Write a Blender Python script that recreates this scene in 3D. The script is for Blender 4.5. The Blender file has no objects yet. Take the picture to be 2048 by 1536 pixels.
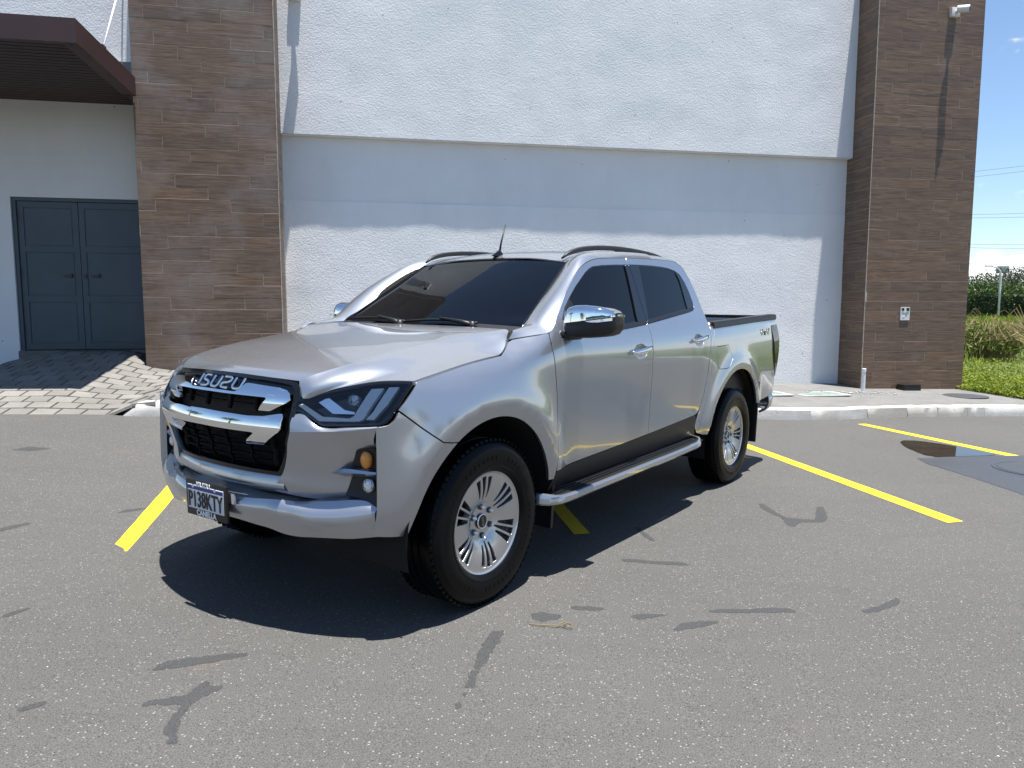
import bpy, bmesh, math, random
import numpy as np
from mathutils import Vector, Matrix
from mathutils.geometry import delaunay_2d_cdt

R = math.radians
scene = bpy.context.scene
col = scene.collection

# ---------------------------------------------------------------- camera, sky, sun, exposure
CAM_H = 1.340
PITCH = 5.775
cam_d = bpy.data.cameras.new('camera')
cam_d.sensor_fit = 'HORIZONTAL'; cam_d.sensor_width = 36.0
cam_d.lens = 36.0 * 1448.0 / 2048.0
cam_d.clip_start = 0.05; cam_d.clip_end = 8000
cam = bpy.data.objects.new('camera', cam_d); col.objects.link(cam)
cam.location = (0, 0, CAM_H); cam.rotation_euler = (R(90 - PITCH), 0, 0)
scene.camera = cam

LIGHT = Vector((-0.0973, 0.0832, -1.0)).normalized()      # direction the sunlight travels
SUN_EL = math.asin(-LIGHT.z)
SUN_AZ = math.atan2(-LIGHT.x, -LIGHT.y)                    # clockwise from +Y
world = bpy.data.worlds.new('World'); scene.world = world; world.use_nodes = True
nt = world.node_tree; nt.nodes.clear()
out = nt.nodes.new('ShaderNodeOutputWorld'); bg = nt.nodes.new('ShaderNodeBackground')
sky = nt.nodes.new('ShaderNodeTexSky'); sky.sky_type = 'NISHITA'; sky.sun_disc = False
sky.sun_elevation = SUN_EL; sky.sun_rotation = SUN_AZ
sky.altitude = 200; sky.air_density = 1.0; sky.dust_density = 0.1; sky.ozone_density = 3.0
bg.inputs['Strength'].default_value = 0.076
tc = nt.nodes.new('ShaderNodeTexCoord')
sep = nt.nodes.new('ShaderNodeSeparateXYZ'); nt.links.new(tc.outputs['Generated'], sep.inputs[0])
# cumulus banks all round the horizon, thin puffs higher up
mp = nt.nodes.new('ShaderNodeMapping'); mp.inputs['Scale'].default_value = (3.2, 3.2, 9.0); mp.inputs['Location'].default_value = (3.1, 0.85, 0.2)
nt.links.new(tc.outputs['Generated'], mp.inputs[0])
nz = nt.nodes.new('ShaderNodeTexNoise'); nz.inputs['Scale'].default_value = 2.6; nz.inputs['Detail'].default_value = 9; nz.inputs['Roughness'].default_value = 0.58
nt.links.new(mp.outputs[0], nz.inputs['Vector'])
el = nt.nodes.new('ShaderNodeMapRange'); el.inputs['From Min'].default_value = 0.03; el.inputs['From Max'].default_value = 0.14
el.inputs['To Min'].default_value = 0.08; el.inputs['To Max'].default_value = -0.13; nt.links.new(sep.outputs['Z'], el.inputs['Value'])
ad = nt.nodes.new('ShaderNodeMath'); ad.operation = 'ADD'; nt.links.new(nz.outputs[0], ad.inputs[0]); nt.links.new(el.outputs[0], ad.inputs[1])
cr = nt.nodes.new('ShaderNodeMapRange'); cr.interpolation_type = 'SMOOTHSTEP'
cr.inputs['From Min'].default_value = 0.51; cr.inputs['From Max'].default_value = 0.60; nt.links.new(ad.outputs[0], cr.inputs['Value'])
mx = nt.nodes.new('ShaderNodeMix'); mx.data_type = 'RGBA'
cc = nt.nodes.new('ShaderNodeMix'); cc.data_type = 'RGBA'; cc.inputs['A'].default_value = (4.8, 5.1, 5.5, 1); cc.inputs['B'].default_value = (6.8, 6.8, 6.8, 1)
nt.links.new(cr.outputs[0], cc.inputs['Factor'])
nt.links.new(cr.outputs[0], mx.inputs['Factor']); nt.links.new(sky.outputs[0], mx.inputs['A']); nt.links.new(cc.outputs['Result'], mx.inputs['B'])
nt.links.new(mx.outputs['Result'], bg.inputs['Color']); nt.links.new(bg.outputs[0], out.inputs[0])

sun_d = bpy.data.lights.new('sun', 'SUN'); sun_d.energy = 4.7; sun_d.angle = R(0.5); sun_d.color = (1.0, 0.965, 0.91)
sun = bpy.data.objects.new('sun', sun_d); col.objects.link(sun)
sun.rotation_euler = LIGHT.to_track_quat('-Z', 'Y').to_euler(); sun.location = (2, -3, 30)

vs = scene.view_settings
vs.view_transform = 'Standard'; vs.look = 'None'; vs.exposure = 1.25; vs.gamma = 1.0; vs.use_curve_mapping = False
scene.cycles.use_denoising = True
scene.cycles.max_bounces = 10; scene.cycles.diffuse_bounces = 4; scene.cycles.glossy_bounces = 6; scene.cycles.transparent_max_bounces = 12
scene.cycles.caustics_reflective = False; scene.cycles.caustics_refractive = False
scene.cycles.sample_clamp_indirect = 6.0

# ---------------------------------------------------------------- helpers
rnd = random.Random(7)
def tag(o, label=None, cat=None, group=None, kind=None):
    if label: o['label'] = label
    if cat: o['category'] = cat
    if group: o['group'] = group
    if kind: o['kind'] = kind
    return o
def empty(name, loc=(0, 0, 0), parent=None):
    o = bpy.data.objects.new(name, None); o.empty_display_size = .1; col.objects.link(o)
    if parent: o.parent = parent
    o.location = loc
    return o
def mesh_obj(name, me, mat=None, parent=None):
    if mat is not None and not me.materials: me.materials.append(mat)
    o = bpy.data.objects.new(name, me); col.objects.link(o)
    if parent: o.parent = parent
    return o
def mk(name, verts, faces, mat=None, parent=None, smooth=False, normals=None, sharp=None):
    me = bpy.data.meshes.new(name)
    me.from_pydata([tuple(map(float, v)) for v in verts], [], [tuple(map(int, f)) for f in faces])
    me.validate(clean_customdata=False); me.update()
    if smooth or normals is not None:
        me.polygons.foreach_set('use_smooth', [True] * len(me.polygons))
        if sharp is not None:
            try: me.set_sharp_from_angle(angle=R(sharp))
            except Exception: pass
    if normals is not None and len(normals) == len(me.vertices):
        me.normals_split_custom_set_from_vertices([tuple(map(float, n)) for n in normals])
    return mesh_obj(name, me, mat, parent)

class MB:
    """collects shapes for ONE mesh"""
    def __init__(s): s.v = []; s.f = []
    def add(s, v, f):
        k = len(s.v); s.v += [tuple(p) for p in v]; s.f += [tuple(i + k for i in g) for g in f]; return s
    def box(s, c, d, rot=None, bev=0.0):
        hx, hy, hz = d[0] / 2, d[1] / 2, d[2] / 2
        if bev <= 0:
            v = [(x, y, z) for x in (-hx, hx) for y in (-hy, hy) for z in (-hz, hz)]
            f = [(0, 1, 3, 2), (4, 6, 7, 5), (0, 4, 5, 1), (2, 3, 7, 6), (0, 2, 6, 4), (1, 5, 7, 3)]
        else:
            bm = bmesh.new(); bmesh.ops.create_cube(bm, size=1)
            for q in bm.verts: q.co = Vector((q.co.x * d[0], q.co.y * d[1], q.co.z * d[2]))
            bmesh.ops.bevel(bm, geom=list(bm.edges), offset=bev, segments=2, profile=.7, affect='EDGES')
            bm.verts.index_update(); v = [tuple(q.co) for q in bm.verts]; f = [tuple(q.index for q in g.verts) for g in bm.faces]; bm.free()
        M = rot if rot is not None else Matrix.Identity(3)
        return s.add([tuple(M @ Vector(p) + Vector(c)) for p in v], f)
    def tube(s, pts, r, n=10, cap=True, flat=None):
        pts = [Vector(p) for p in pts]; rs = r if isinstance(r, (list, tuple)) else [r] * len(pts)
        v = []; f = []; up = None
        for i, p in enumerate(pts):
            t = (pts[min(i + 1, len(pts) - 1)] - pts[max(i - 1, 0)]).normalized()
            if up is None:
                up = Vector((0, 0, 1)) if abs(t.z) < .9 else Vector((1, 0, 0))
            a = t.cross(up).normalized(); b = a.cross(t).normalized(); up = b
            for k in range(n):
                an = 2 * math.pi * k / n
                v.append(tuple(p + (a * math.cos(an) * (flat[0] if flat else 1) + b * math.sin(an) * (flat[1] if flat else 1)) * rs[i]))
        for i in range(len(pts) - 1):
            for k in range(n): f.append((i * n + k, i * n + (k + 1) % n, (i + 1) * n + (k + 1) % n, (i + 1) * n + k))
        if cap: f.append(tuple(range(n - 1, -1, -1))); f.append(tuple((len(pts) - 1) * n + k for k in range(n)))
        return s.add(v, f)
    def prism(s, poly, h0, h1, M=None):
        n = len(poly); v = [(p[0], p[1], h0) for p in poly] + [(p[0], p[1], h1) for p in poly]
        f = [tuple(range(n - 1, -1, -1)), tuple(range(n, 2 * n))] + [(i, (i + 1) % n, n + (i + 1) % n, n + i) for i in range(n)]
        if M is not None: v = [tuple(M @ Vector(p)) for p in v]
        return s.add(v, f)
    def lathe(s, prof, n=48, axis='Y', c=(0, 0, 0), a0=0.0, a1=2 * math.pi):
        full = abs(a1 - a0 - 2 * math.pi) < 1e-6; m = n if full else n + 1; v = []; f = []
        for i in range(m):
            a = a0 + (a1 - a0) * i / n
            for r, h in prof:
                p = (r * math.cos(a), h, r * math.sin(a)) if axis == 'Y' else (r * math.cos(a), r * math.sin(a), h)
                v.append((p[0] + c[0], p[1] + c[1], p[2] + c[2]))
        k = len(prof)
        for i in range(n):
            j = (i + 1) % m
            for q in range(k - 1): f.append((i * k + q, i * k + q + 1, j * k + q + 1, j * k + q))
        return s.add(v, f)
    def grid(s, P, flip=False):
        a, b = len(P), len(P[0]); v = [tuple(p) for row in P for p in row]; f = []
        for i in range(a - 1):
            for j in range(b - 1):
                q = (i * b + j, i * b + j + 1, (i + 1) * b + j + 1, (i + 1) * b + j)
                f.append(q[::-1] if flip else q)
        return s.add(v, f)
    def build(s, name, mat=None, parent=None, smooth=False, sharp=None, label=None, cat=None, group=None, kind=None):
        o = mk(name, s.v, s.f, mat, parent, smooth, None, sharp)
        return tag(o, label, cat, group, kind)

# ---------------------------------------------------------------- outlines and fills in 2-D
def refine(pts, step):
    out_ = []; n = len(pts)
    for i in range(n):
        a, b = pts[i], pts[(i + 1) % n]; k = max(1, int(math.ceil(math.hypot(b[0] - a[0], b[1] - a[1]) / step)))
        for j in range(k): out_.append((a[0] + (b[0] - a[0]) * j / k, a[1] + (b[1] - a[1]) * j / k))
    return out_
def rounded(pts, r, n=4):
    """round the corners of a closed polygon (r: number or one per corner)"""
    out_ = []; N = len(pts)
    for i in range(N):
        p0, p, p1 = Vector(pts[i - 1]), Vector(pts[i]), Vector(pts[(i + 1) % N]); rr = r[i] if isinstance(r, (list, tuple)) else r
        a, b = p0 - p, p1 - p
        if rr <= 0 or a.length < 1e-6 or b.length < 1e-6: out_.append(tuple(p)); continue
        d = min(rr, a.length * .45, b.length * .45); A, B = p + a.normalized() * d, p + b.normalized() * d
        for k in range(n + 1):
            t = k / n; out_.append(tuple(A * (1 - t) ** 2 + p * 2 * t * (1 - t) + B * t * t))
    return out_
def inside(poly, P):
    x, y = P[:, 0], P[:, 1]; c = np.zeros(len(P), bool); n = len(poly); j = n - 1
    for i in range(n):
        xi, yi = poly[i]; xj, yj = poly[j]
        if yi != yj:
            c ^= ((yi > y) != (yj > y)) & (x < (xj - xi) * (y - yi) / (yj - yi) + xi)
        j = i
    return c
def edge_dist(poly, P):
    d = np.full(len(P), 1e9); n = len(poly)
    for i in range(n):
        a = np.array(poly[i]); b = np.array(poly[(i + 1) % n]); ab = b - a; L = ab @ ab + 1e-12
        t = np.clip(((P - a) @ ab) / L, 0, 1); q = a + t[:, None] * ab; d = np.minimum(d, np.hypot(*(P - q).T))
    return d
def offset_poly(pts, d):
    """move a closed polygon inwards by d"""
    N = len(pts); A = sum(pts[i - 1][0] * pts[i][1] - pts[i][0] * pts[i - 1][1] for i in range(N)); s = 1 if A > 0 else -1; o = []
    for i in range(N):
        p0, p, p1 = Vector(pts[i - 1]), Vector(pts[i]), Vector(pts[(i + 1) % N]); a, b = (p - p0), (p1 - p)
        if a.length < 1e-9 or b.length < 1e-9: o.append(tuple(p)); continue
        a.normalize(); b.normalize(); na, nb = Vector((-a.y, a.x)) * s, Vector((-b.y, b.x)) * s; m_ = na + nb
        if m_.length < 1e-6: o.append(tuple(p + na * d)); continue
        m_.normalize(); o.append(tuple(p + m_ * d / max(.35, m_.dot(na))))
    return o
def tri_fill(outer, holes, sp):
    loops = [outer] + list(holes); P = []; E = []
    for L in loops:
        k = len(P); P += L; E += [(k + i, k + (i + 1) % len(L)) for i in range(len(L))]
    o = np.array(outer); g = np.array([(x, y) for x in np.arange(o[:, 0].min(), o[:, 0].max() + sp, sp) for y in np.arange(o[:, 1].min(), o[:, 1].max() + sp, sp)])
    if len(g):
        k = inside(outer, g) & (edge_dist(outer, g) > sp * .45)
        for h in holes: k &= ~inside(h, g) & (edge_dist(h, g) > sp * .45)
        P = P + [tuple(q) for q in g[k]]
    vs_, _, fs, *_r = delaunay_2d_cdt([Vector(p) for p in P], E, [], 0, 1e-7)
    V = np.array([(v.x, v.y) for v in vs_]); F = np.array([f for f in fs if len(f) == 3])
    C = V[F].mean(1); k = inside(outer, C)
    for h in holes: k &= ~inside(h, C)
    F = F[k]
    ar = (V[F[:, 1], 0] - V[F[:, 0], 0]) * (V[F[:, 2], 1] - V[F[:, 0], 1]) - (V[F[:, 1], 1] - V[F[:, 0], 1]) * (V[F[:, 2], 0] - V[F[:, 0], 0])
    F[ar < 0] = F[ar < 0][:, ::-1]; F = F[np.abs(ar) > 1e-10]
    return V, F

# ---------------------------------------------------------------- materials
def new_mat(name):
    m = bpy.data.materials.new(name); m.use_nodes = True
    t = m.node_tree; b = t.nodes['Principled BSDF']
    return m, t, b
def simple(name, colr, rough=.5, metal=0., spec=.5, coat=0., var=0., vscale=8., bump=0., bscale=60., coat_rough=.03):
    m, t, b = new_mat(name)
    b.inputs['Base Color'].default_value = (*colr, 1); b.inputs['Roughness'].default_value = rough
    b.inputs['Metallic'].default_value = metal; b.inputs['Specular IOR Level'].default_value = spec
    b.inputs['Coat Weight'].default_value = coat; b.inputs['Coat Roughness'].default_value = coat_rough
    tcn = t.nodes.new('ShaderNodeTexCoord')
    n = t.nodes.new('ShaderNodeTexNoise'); n.inputs['Scale'].default_value = vscale; n.inputs['Detail'].default_value = 5
    t.links.new(tcn.outputs['Object'], n.inputs['Vector'])
    v = var if var > 0 else .03
    mr = t.nodes.new('ShaderNodeMapRange'); mr.inputs['From Min'].default_value = .3; mr.inputs['From Max'].default_value = .7
    mr.inputs['To Min'].default_value = 1 - v; mr.inputs['To Max'].default_value = 1 + v
    t.links.new(n.outputs[0], mr.inputs['Value'])
    hs = t.nodes.new('ShaderNodeHueSaturation'); hs.inputs['Color'].default_value = (*colr, 1)
    t.links.new(mr.outputs[0], hs.inputs['Value']); t.links.new(hs.outputs[0], b.inputs['Base Color'])
    if bump > 0:
        n2 = t.nodes.new('ShaderNodeTexNoise'); n2.inputs['Scale'].default_value = bscale; n2.inputs['Detail'].default_value = 4
        t.links.new(tcn.outputs['Object'], n2.inputs['Vector'])
        bp = t.nodes.new('ShaderNodeBump'); bp.inputs['Strength'].default_value = bump; bp.inputs['Distance'].default_value = .01
        t.links.new(n2.outputs[0], bp.inputs['Height']); t.links.new(bp.outputs[0], b.inputs['Normal'])
    return m
def node(t, kind, **kw):
    n = t.nodes.new('ShaderNode' + kind)
    for k, v in kw.items():
        if k in n.inputs: n.inputs[k].default_value = v
        else: setattr(n, k, v)
    return n
def ramp(t, src, a, b, c0=0., c1=1.):
    n = t.nodes.new('ShaderNodeMapRange'); n.inputs['From Min'].default_value = a; n.inputs['From Max'].default_value = b
    n.inputs['To Min'].default_value = c0; n.inputs['To Max'].default_value = c1; t.links.new(src, n.inputs['Value']); return n.outputs[0]
def mixc(t, fac, a, b):
    n = t.nodes.new('ShaderNodeMix'); n.data_type = 'RGBA'
    if hasattr(fac, 'is_linked'): t.links.new(fac, n.inputs['Factor'])
    else: n.inputs['Factor'].default_value = fac
    for k, c in (('A', a), ('B', b)):
        if hasattr(c, 'is_linked'): t.links.new(c, n.inputs[k])
        else: n.inputs[k].default_value = (*c, 1)
    return n.outputs['Result']
def mul(t, a, b, op='MULTIPLY'):
    n = t.nodes.new('ShaderNodeMath'); n.operation = op
    for i, c in enumerate((a, b)):
        if hasattr(c, 'is_linked'): t.links.new(c, n.inputs[i])
        else: n.inputs[i].default_value = c
    return n.outputs[0]
M = {}
# ---------------------------------------------------------------- surfaces: materials
def asphalt_mat():
    m, t, b = new_mat('asphalt')
    g = node(t, 'NewGeometry'); pos = g.outputs['Position']
    big = node(t, 'TexNoise', Scale=.55, Detail=5., Roughness=.6); t.links.new(pos, big.inputs['Vector'])
    mp_ = node(t, 'Mapping'); mp_.inputs['Rotation'].default_value = (0, 0, .25); mp_.inputs['Scale'].default_value = (.6, 3.2, 1.); t.links.new(pos, mp_.inputs[0])
    med = node(t, 'TexNoise', Scale=2.6, Detail=7., Roughness=.72); t.links.new(mp_.outputs[0], med.inputs['Vector'])
    fine = node(t, 'TexNoise', Scale=210., Detail=2., Roughness=.8); t.links.new(pos, fine.inputs['Vector'])
    c = mixc(t, ramp(t, big.outputs[0], .3, .7), (.066, .064, .0605), (.088, .085, .079))
    c = mixc(t, ramp(t, med.outputs[0], .50, .72, 0, .45), c, (.046, .0455, .0445))
    c = mixc(t, ramp(t, fine.outputs[0], .36, .66, 0., 1.), mixc(t, .60, c, (.022, .022, .022)), mixc(t, .33, c, (.21, .205, .19)))
    v1 = node(t, 'TexVoronoi', Scale=95.); t.links.new(pos, v1.inputs['Vector'])
    sepc = node(t, 'SeparateColor'); t.links.new(v1.outputs['Color'], sepc.inputs[0])
    c = mixc(t, mul(t, mul(t, ramp(t, sepc.outputs[0], .86, .90), ramp(t, v1.outputs['Distance'], .36, .22)), .75), c, (.30, .295, .28))
    c = mixc(t, mul(t, mul(t, ramp(t, sepc.outputs[1], .90, .93), ramp(t, v1.outputs['Distance'], .36, .22)), .75), c, (.018, .018, .018))
    v2 = node(t, 'TexVoronoi', Scale=27.); t.links.new(pos, v2.inputs['Vector'])
    sp2 = node(t, 'SeparateColor'); t.links.new(v2.outputs['Color'], sp2.inputs[0])
    c = mixc(t, mul(t, mul(t, ramp(t, sp2.outputs[1], .955, .97), ramp(t, v2.outputs['Distance'], .11, .06)), .85), c, (.50, .48, .44))
    rn = node(t, 'TexNoise', Scale=1.4, Detail=3.); t.links.new(pos, rn.inputs['Vector'])
    c = mixc(t, ramp(t, rn.outputs[0], .68, .80, 0, .35), c, (.22, .13, .075))
    t.links.new(c, b.inputs['Base Color']); b.inputs['Roughness'].default_value = .82; b.inputs['Specular IOR Level'].default_value = .35
    bp = node(t, 'Bump', Strength=.6, Distance=.004); t.links.new(fine.outputs[0], bp.inputs['Height']); t.links.new(bp.outputs[0], b.inputs['Normal'])
    return m
M['asphalt'] = asphalt_mat()
def tar_mat():
    m, t, b = new_mat('old_tar'); g = node(t, 'NewGeometry'); pos = g.outputs['Position']
    n = node(t, 'TexNoise', Scale=170., Detail=3.); t.links.new(pos, n.inputs['Vector'])
    n2 = node(t, 'TexNoise', Scale=38., Detail=6., Roughness=.7); t.links.new(pos, n2.inputs['Vector'])
    c = mixc(t, ramp(t, n.outputs[0], .3, .7), (.026, .027, .028), (.064, .065, .066))
    t.links.new(c, b.inputs['Base Color']); b.inputs['Roughness'].default_value = .75
    at = node(t, 'Attribute', attribute_name='rim')
    w = mul(t, ramp(t, at.outputs['Fac'], 0., 1., -.24, .38), n2.outputs[0], 'ADD')          # ragged, worn rim
    tr = node(t, 'BsdfTransparent'); mxs = node(t, 'MixShader'); t.links.new(ramp(t, w, .36, .52, 1., .16), mxs.inputs[0])
    t.links.new(b.outputs[0], mxs.inputs[1]); t.links.new(tr.outputs[0], mxs.inputs[2]); t.links.new(mxs.outputs[0], t.nodes['Material Output'].inputs[0])
    return m
M['tar'] = tar_mat()
def yellow_mat():
    m, t, b = new_mat('road_paint_yellow'); g = node(t, 'NewGeometry')
    n = node(t, 'TexNoise', Scale=160., Detail=3.); t.links.new(g.outputs['Position'], n.inputs['Vector'])
    n2 = node(t, 'TexNoise', Scale=11., Detail=6.); t.links.new(g.outputs['Position'], n2.inputs['Vector'])
    c = mixc(t, ramp(t, n.outputs[0], .3, .7), (.60, .42, .008), (.78, .58, .02))
    c = mixc(t, ramp(t, n2.outputs[0], .60, .75, 0, .5), c, (.30, .24, .06))
    t.links.new(c, b.inputs['Base Color']); b.inputs['Roughness'].default_value = .7
    bp = node(t, 'Bump', Strength=.3, Distance=.004); t.links.new(n.outputs[0], bp.inputs['Height']); t.links.new(bp.outputs[0], b.inputs['Normal'])
    return m
M['yellow'] = yellow_mat()
def stucco_mat(name, c0, c1, bs, bscale, streak=.25):
    m, t, b = new_mat(name); g = node(t, 'NewGeometry'); pos = g.outputs['Position']
    n = node(t, 'TexNoise', Scale=.9, Detail=6., Roughness=.6); t.links.new(pos, n.inputs['Vector'])
    mp_ = node(t, 'Mapping'); mp_.inputs['Scale'].default_value = (1.6, 1.6, .35); t.links.new(pos, mp_.inputs[0])
    ns = node(t, 'TexNoise', Scale=2.2, Detail=6.); t.links.new(mp_.outputs[0], ns.inputs['Vector'])
    c = mixc(t, ramp(t, n.outputs[0], .3, .7), c0, c1)
    c = mixc(t, ramp(t, ns.outputs[0], .5, .75, 0, streak), c, tuple(x * .78 for x in c0))
    sz = node(t, 'SeparateXYZ'); t.links.new(pos, sz.inputs[0])
    spk = node(t, 'TexVoronoi', Scale=3.1); t.links.new(pos, spk.inputs['Vector'])
    c = mixc(t, mul(t, ramp(t, spk.outputs['Distance'], .045, .03), .7), c, (.22, .23, .25))
    t.links.new(c, b.inputs['Base Color']); b.inputs['Roughness'].default_value = .85; b.inputs['Specular IOR Level'].default_value = .25
    b1 = node(t, 'TexNoise', Scale=bscale, Detail=5., Roughness=.6); t.links.new(pos, b1.inputs['Vector'])
    b2 = node(t, 'TexNoise', Scale=1.7, Detail=3.); t.links.new(pos, b2.inputs['Vector'])
    bp = node(t, 'Bump', Strength=bs, Distance=.012); t.links.new(b1.outputs[0], bp.inputs['Height'])
    bp2 = node(t, 'Bump', Strength=.16, Distance=.05); t.links.new(b2.outputs[0], bp2.inputs['Height']); t.links.new(bp.outputs[0], bp2.inputs['Normal'])
    t.links.new(bp2.outputs[0], b.inputs['Normal'])
    return m
M['stucco'] = stucco_mat('white_stucco', (.74, .75, .75), (.82, .82, .81), .42, 42., .14)
M['plaster'] = stucco_mat('smooth_white_plaster', (.70, .71, .71), (.78, .785, .78), .10, 60., .12)
def plank_mat(name, lo, hi, amt):
    m, t, b = new_mat(name); tcn = node(t, 'TexCoord'); oi = node(t, 'ObjectInfo')
    off = node(t, 'VectorMath', operation='SCALE'); off.inputs[0].default_value = (37., 11., 53.)
    t.links.new(oi.outputs['Random'], off.inputs['Scale'])
    add = node(t, 'VectorMath', operation='ADD'); t.links.new(tcn.outputs['Object'], add.inputs[0]); t.links.new(off.outputs[0], add.inputs[1])
    mp_ = node(t, 'Mapping'); mp_.inputs['Scale'].default_value = (2.2, 2.2, 34.); t.links.new(add.outputs[0], mp_.inputs[0])
    gr = node(t, 'TexNoise', Scale=1.6, Detail=7., Roughness=.62, Distortion=.35); t.links.new(mp_.outputs[0], gr.inputs['Vector'])
    c = mixc(t, ramp(t, gr.outputs[0], .32, .68), (.088, .056, .036), (.205, .142, .098))
    tone = mixc(t, oi.outputs['Random'], (.86, .86, .88), (1.14, 1.08, 1.02))
    mm = node(t, 'Mix', data_type='RGBA', blend_type='MULTIPLY'); mm.inputs['Factor'].default_value = 1
    t.links.new(c, mm.inputs['A']); t.links.new(tone, mm.inputs['B']); c = mm.outputs['Result']
    g = node(t, 'NewGeometry'); ef = node(t, 'TexNoise', Scale=.9, Detail=7., Roughness=.68); t.links.new(g.outputs['Position'], ef.inputs['Vector'])
    c = mixc(t, ramp(t, ef.outputs[0], lo, hi, 0, amt), c, (.30, .285, .27))
    t.links.new(c, b.inputs['Base Color']); b.inputs['Roughness'].default_value = .55; b.inputs['Specular IOR Level'].default_value = .4
    bp = node(t, 'Bump', Strength=.35, Distance=.004); t.links.new(gr.outputs[0], bp.inputs['Height']); t.links.new(bp.outputs[0], b.inputs['Normal'])
    return m
M['plank'] = plank_mat('wood_look_plank', .60, .80, .40); M['plank_lime'] = plank_mat('wood_look_plank_limed', .46, .74, .50)
M['grout'] = simple('grout', (.40, .35, .29), .9, var=.25, vscale=20)
def concrete_mat(name, c0, c1, bump=.4):
    m, t, b = new_mat(name); g = node(t, 'NewGeometry'); pos = g.outputs['Position']
    n = node(t, 'TexNoise', Scale=3.5, Detail=8., Roughness=.65); t.links.new(pos, n.inputs['Vector'])
    f = node(t, 'TexNoise', Scale=90., Detail=4.); t.links.new(pos, f.inputs['Vector'])
    c = mixc(t, ramp(t, n.outputs[0], .3, .7), c0, c1)
    c = mixc(t, ramp(t, f.outputs[0], .35, .7, 0, .45), c, tuple(x * .55 for x in c0))
    t.links.new(c, b.inputs['Base Color']); b.inputs['Roughness'].default_value = .88
    bp = node(t, 'Bump', Strength=bump, Distance=.006); t.links.new(f.outputs[0], bp.inputs['Height']); t.links.new(bp.outputs[0], b.inputs['Normal'])
    return m
M['sidewalk'] = concrete_mat('sidewalk_concrete', (.13, .13, .125), (.20, .195, .185))
M['joint'] = concrete_mat('paver_joint_sand', (.06, .055, .05), (.10, .09, .08))
def kerb_mat():
    m, t, b = new_mat('painted_kerb'); g = node(t, 'NewGeometry'); pos = g.outputs['Position']
    n = node(t, 'TexNoise', Scale=5., Detail=9., Roughness=.7); t.links.new(pos, n.inputs['Vector'])
    n2 = node(t, 'TexNoise', Scale=1.3, Detail=4.); t.links.new(pos, n2.inputs['Vector'])
    f = node(t, 'TexNoise', Scale=40., Detail=5.); t.links.new(pos, f.inputs['Vector'])
    c = mixc(t, ramp(t, n.outputs[0], .3, .7), (.34, .335, .32), (.50, .49, .465))
    c = mixc(t, ramp(t, n2.outputs[0], .52, .62, 0, .55), c, (.26, .235, .19))
    c = mixc(t, ramp(t, n.outputs[0], .62, .68, 0, .8), c, (.10, .09, .075))
    t.links.new(c, b.inputs['Base Color']); b.inputs['Roughness'].default_value = .85
    bp = node(t, 'Bump', Strength=.6, Distance=.012); t.links.new(mixc(t, .5, n.outputs['Color'], f.outputs['Color']), bp.inputs['Height']); t.links.new(bp.outputs[0], b.inputs['Normal'])
    return m
M['kerb'] = kerb_mat()
def paver_mat():
    m, t, b = new_mat('paver'); oi = node(t, 'ObjectInfo'); g = node(t, 'NewGeometry')
    f = node(t, 'TexNoise', Scale=70., Detail=5.); t.links.new(g.outputs['Position'], f.inputs['Vector'])
    n = node(t, 'TexNoise', Scale=4., Detail=6.); t.links.new(g.outputs['Position'], n.inputs['Vector'])
    c = mixc(t, oi.outputs['Random'], (.165, .157, .143), (.235, .222, .203))
    c = mixc(t, ramp(t, n.outputs[0], .35, .7, 0, .5), c, (.125, .118, .107))
    c = mixc(t, ramp(t, f.outputs[0], .35, .7, 0, .5), c, (.095, .09, .082))
    t.links.new(c, b.inputs['Base Color']); b.inputs['Roughness'].default_value = .9
    bp = node(t, 'Bump', Strength=.5, Distance=.006); t.links.new(f.outputs[0], bp.inputs['Height']); t.links.new(bp.outputs[0], b.inputs['Normal'])
    return m
M['paver'] = paver_mat()
M['door_paint'] = simple('blue_grey_door_paint', (.055, .075, .094), .42, spec=.5, var=.10, vscale=3, bump=.08, bscale=25)
M['canopy'] = simple('maroon_painted_steel', (.050, .020, .018), .45, var=.15, vscale=4)
M['canopy_slat'] = simple('dark_brown_soffit_metal', (.030, .017, .014), .5, var=.12, vscale=5)
M['white_metal'] = simple('white_painted_metal', (.72, .73, .73), .4, var=.05)
M['white_plastic'] = simple('white_plastic', (.70, .70, .68), .35, var=.06)
M['black_plastic'] = simple('black_plastic', (.006, .006, .0065), .42, var=.1, bump=.05, bscale=200)
M['galv'] = simple('galvanised_steel', (.45, .46, .46), .45, metal=.7, var=.15, vscale=12)
M['green_cover'] = simple('pale_green_cover_paint', (.15, .20, .18), .8, var=.3, vscale=18, bump=.3)
M['iron'] = simple('cast_iron', (.06, .06, .062), .6, metal=.3, var=.2, bump=.3, bscale=90)
M['soil'] = simple('mossy_soil', (.075, .095, .028), .95, var=.3, vscale=5, bump=.5, bscale=30)
def water_mat():
    m, t, b = new_mat('puddle_water'); b.inputs['Base Color'].default_value = (.018, .015, .011, 1); b.inputs['Roughness'].default_value = .015; b.inputs['IOR'].default_value = 1.33
    n = node(t, 'TexNoise', Scale=6.); g = node(t, 'NewGeometry'); t.links.new(g.outputs['Position'], n.inputs['Vector'])
    bp = node(t, 'Bump', Strength=.01, Distance=.01); t.links.new(n.outputs[0], bp.inputs['Height']); t.links.new(bp.outputs[0], b.inputs['Normal'])
    return m
M['water'] = water_mat()
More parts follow.
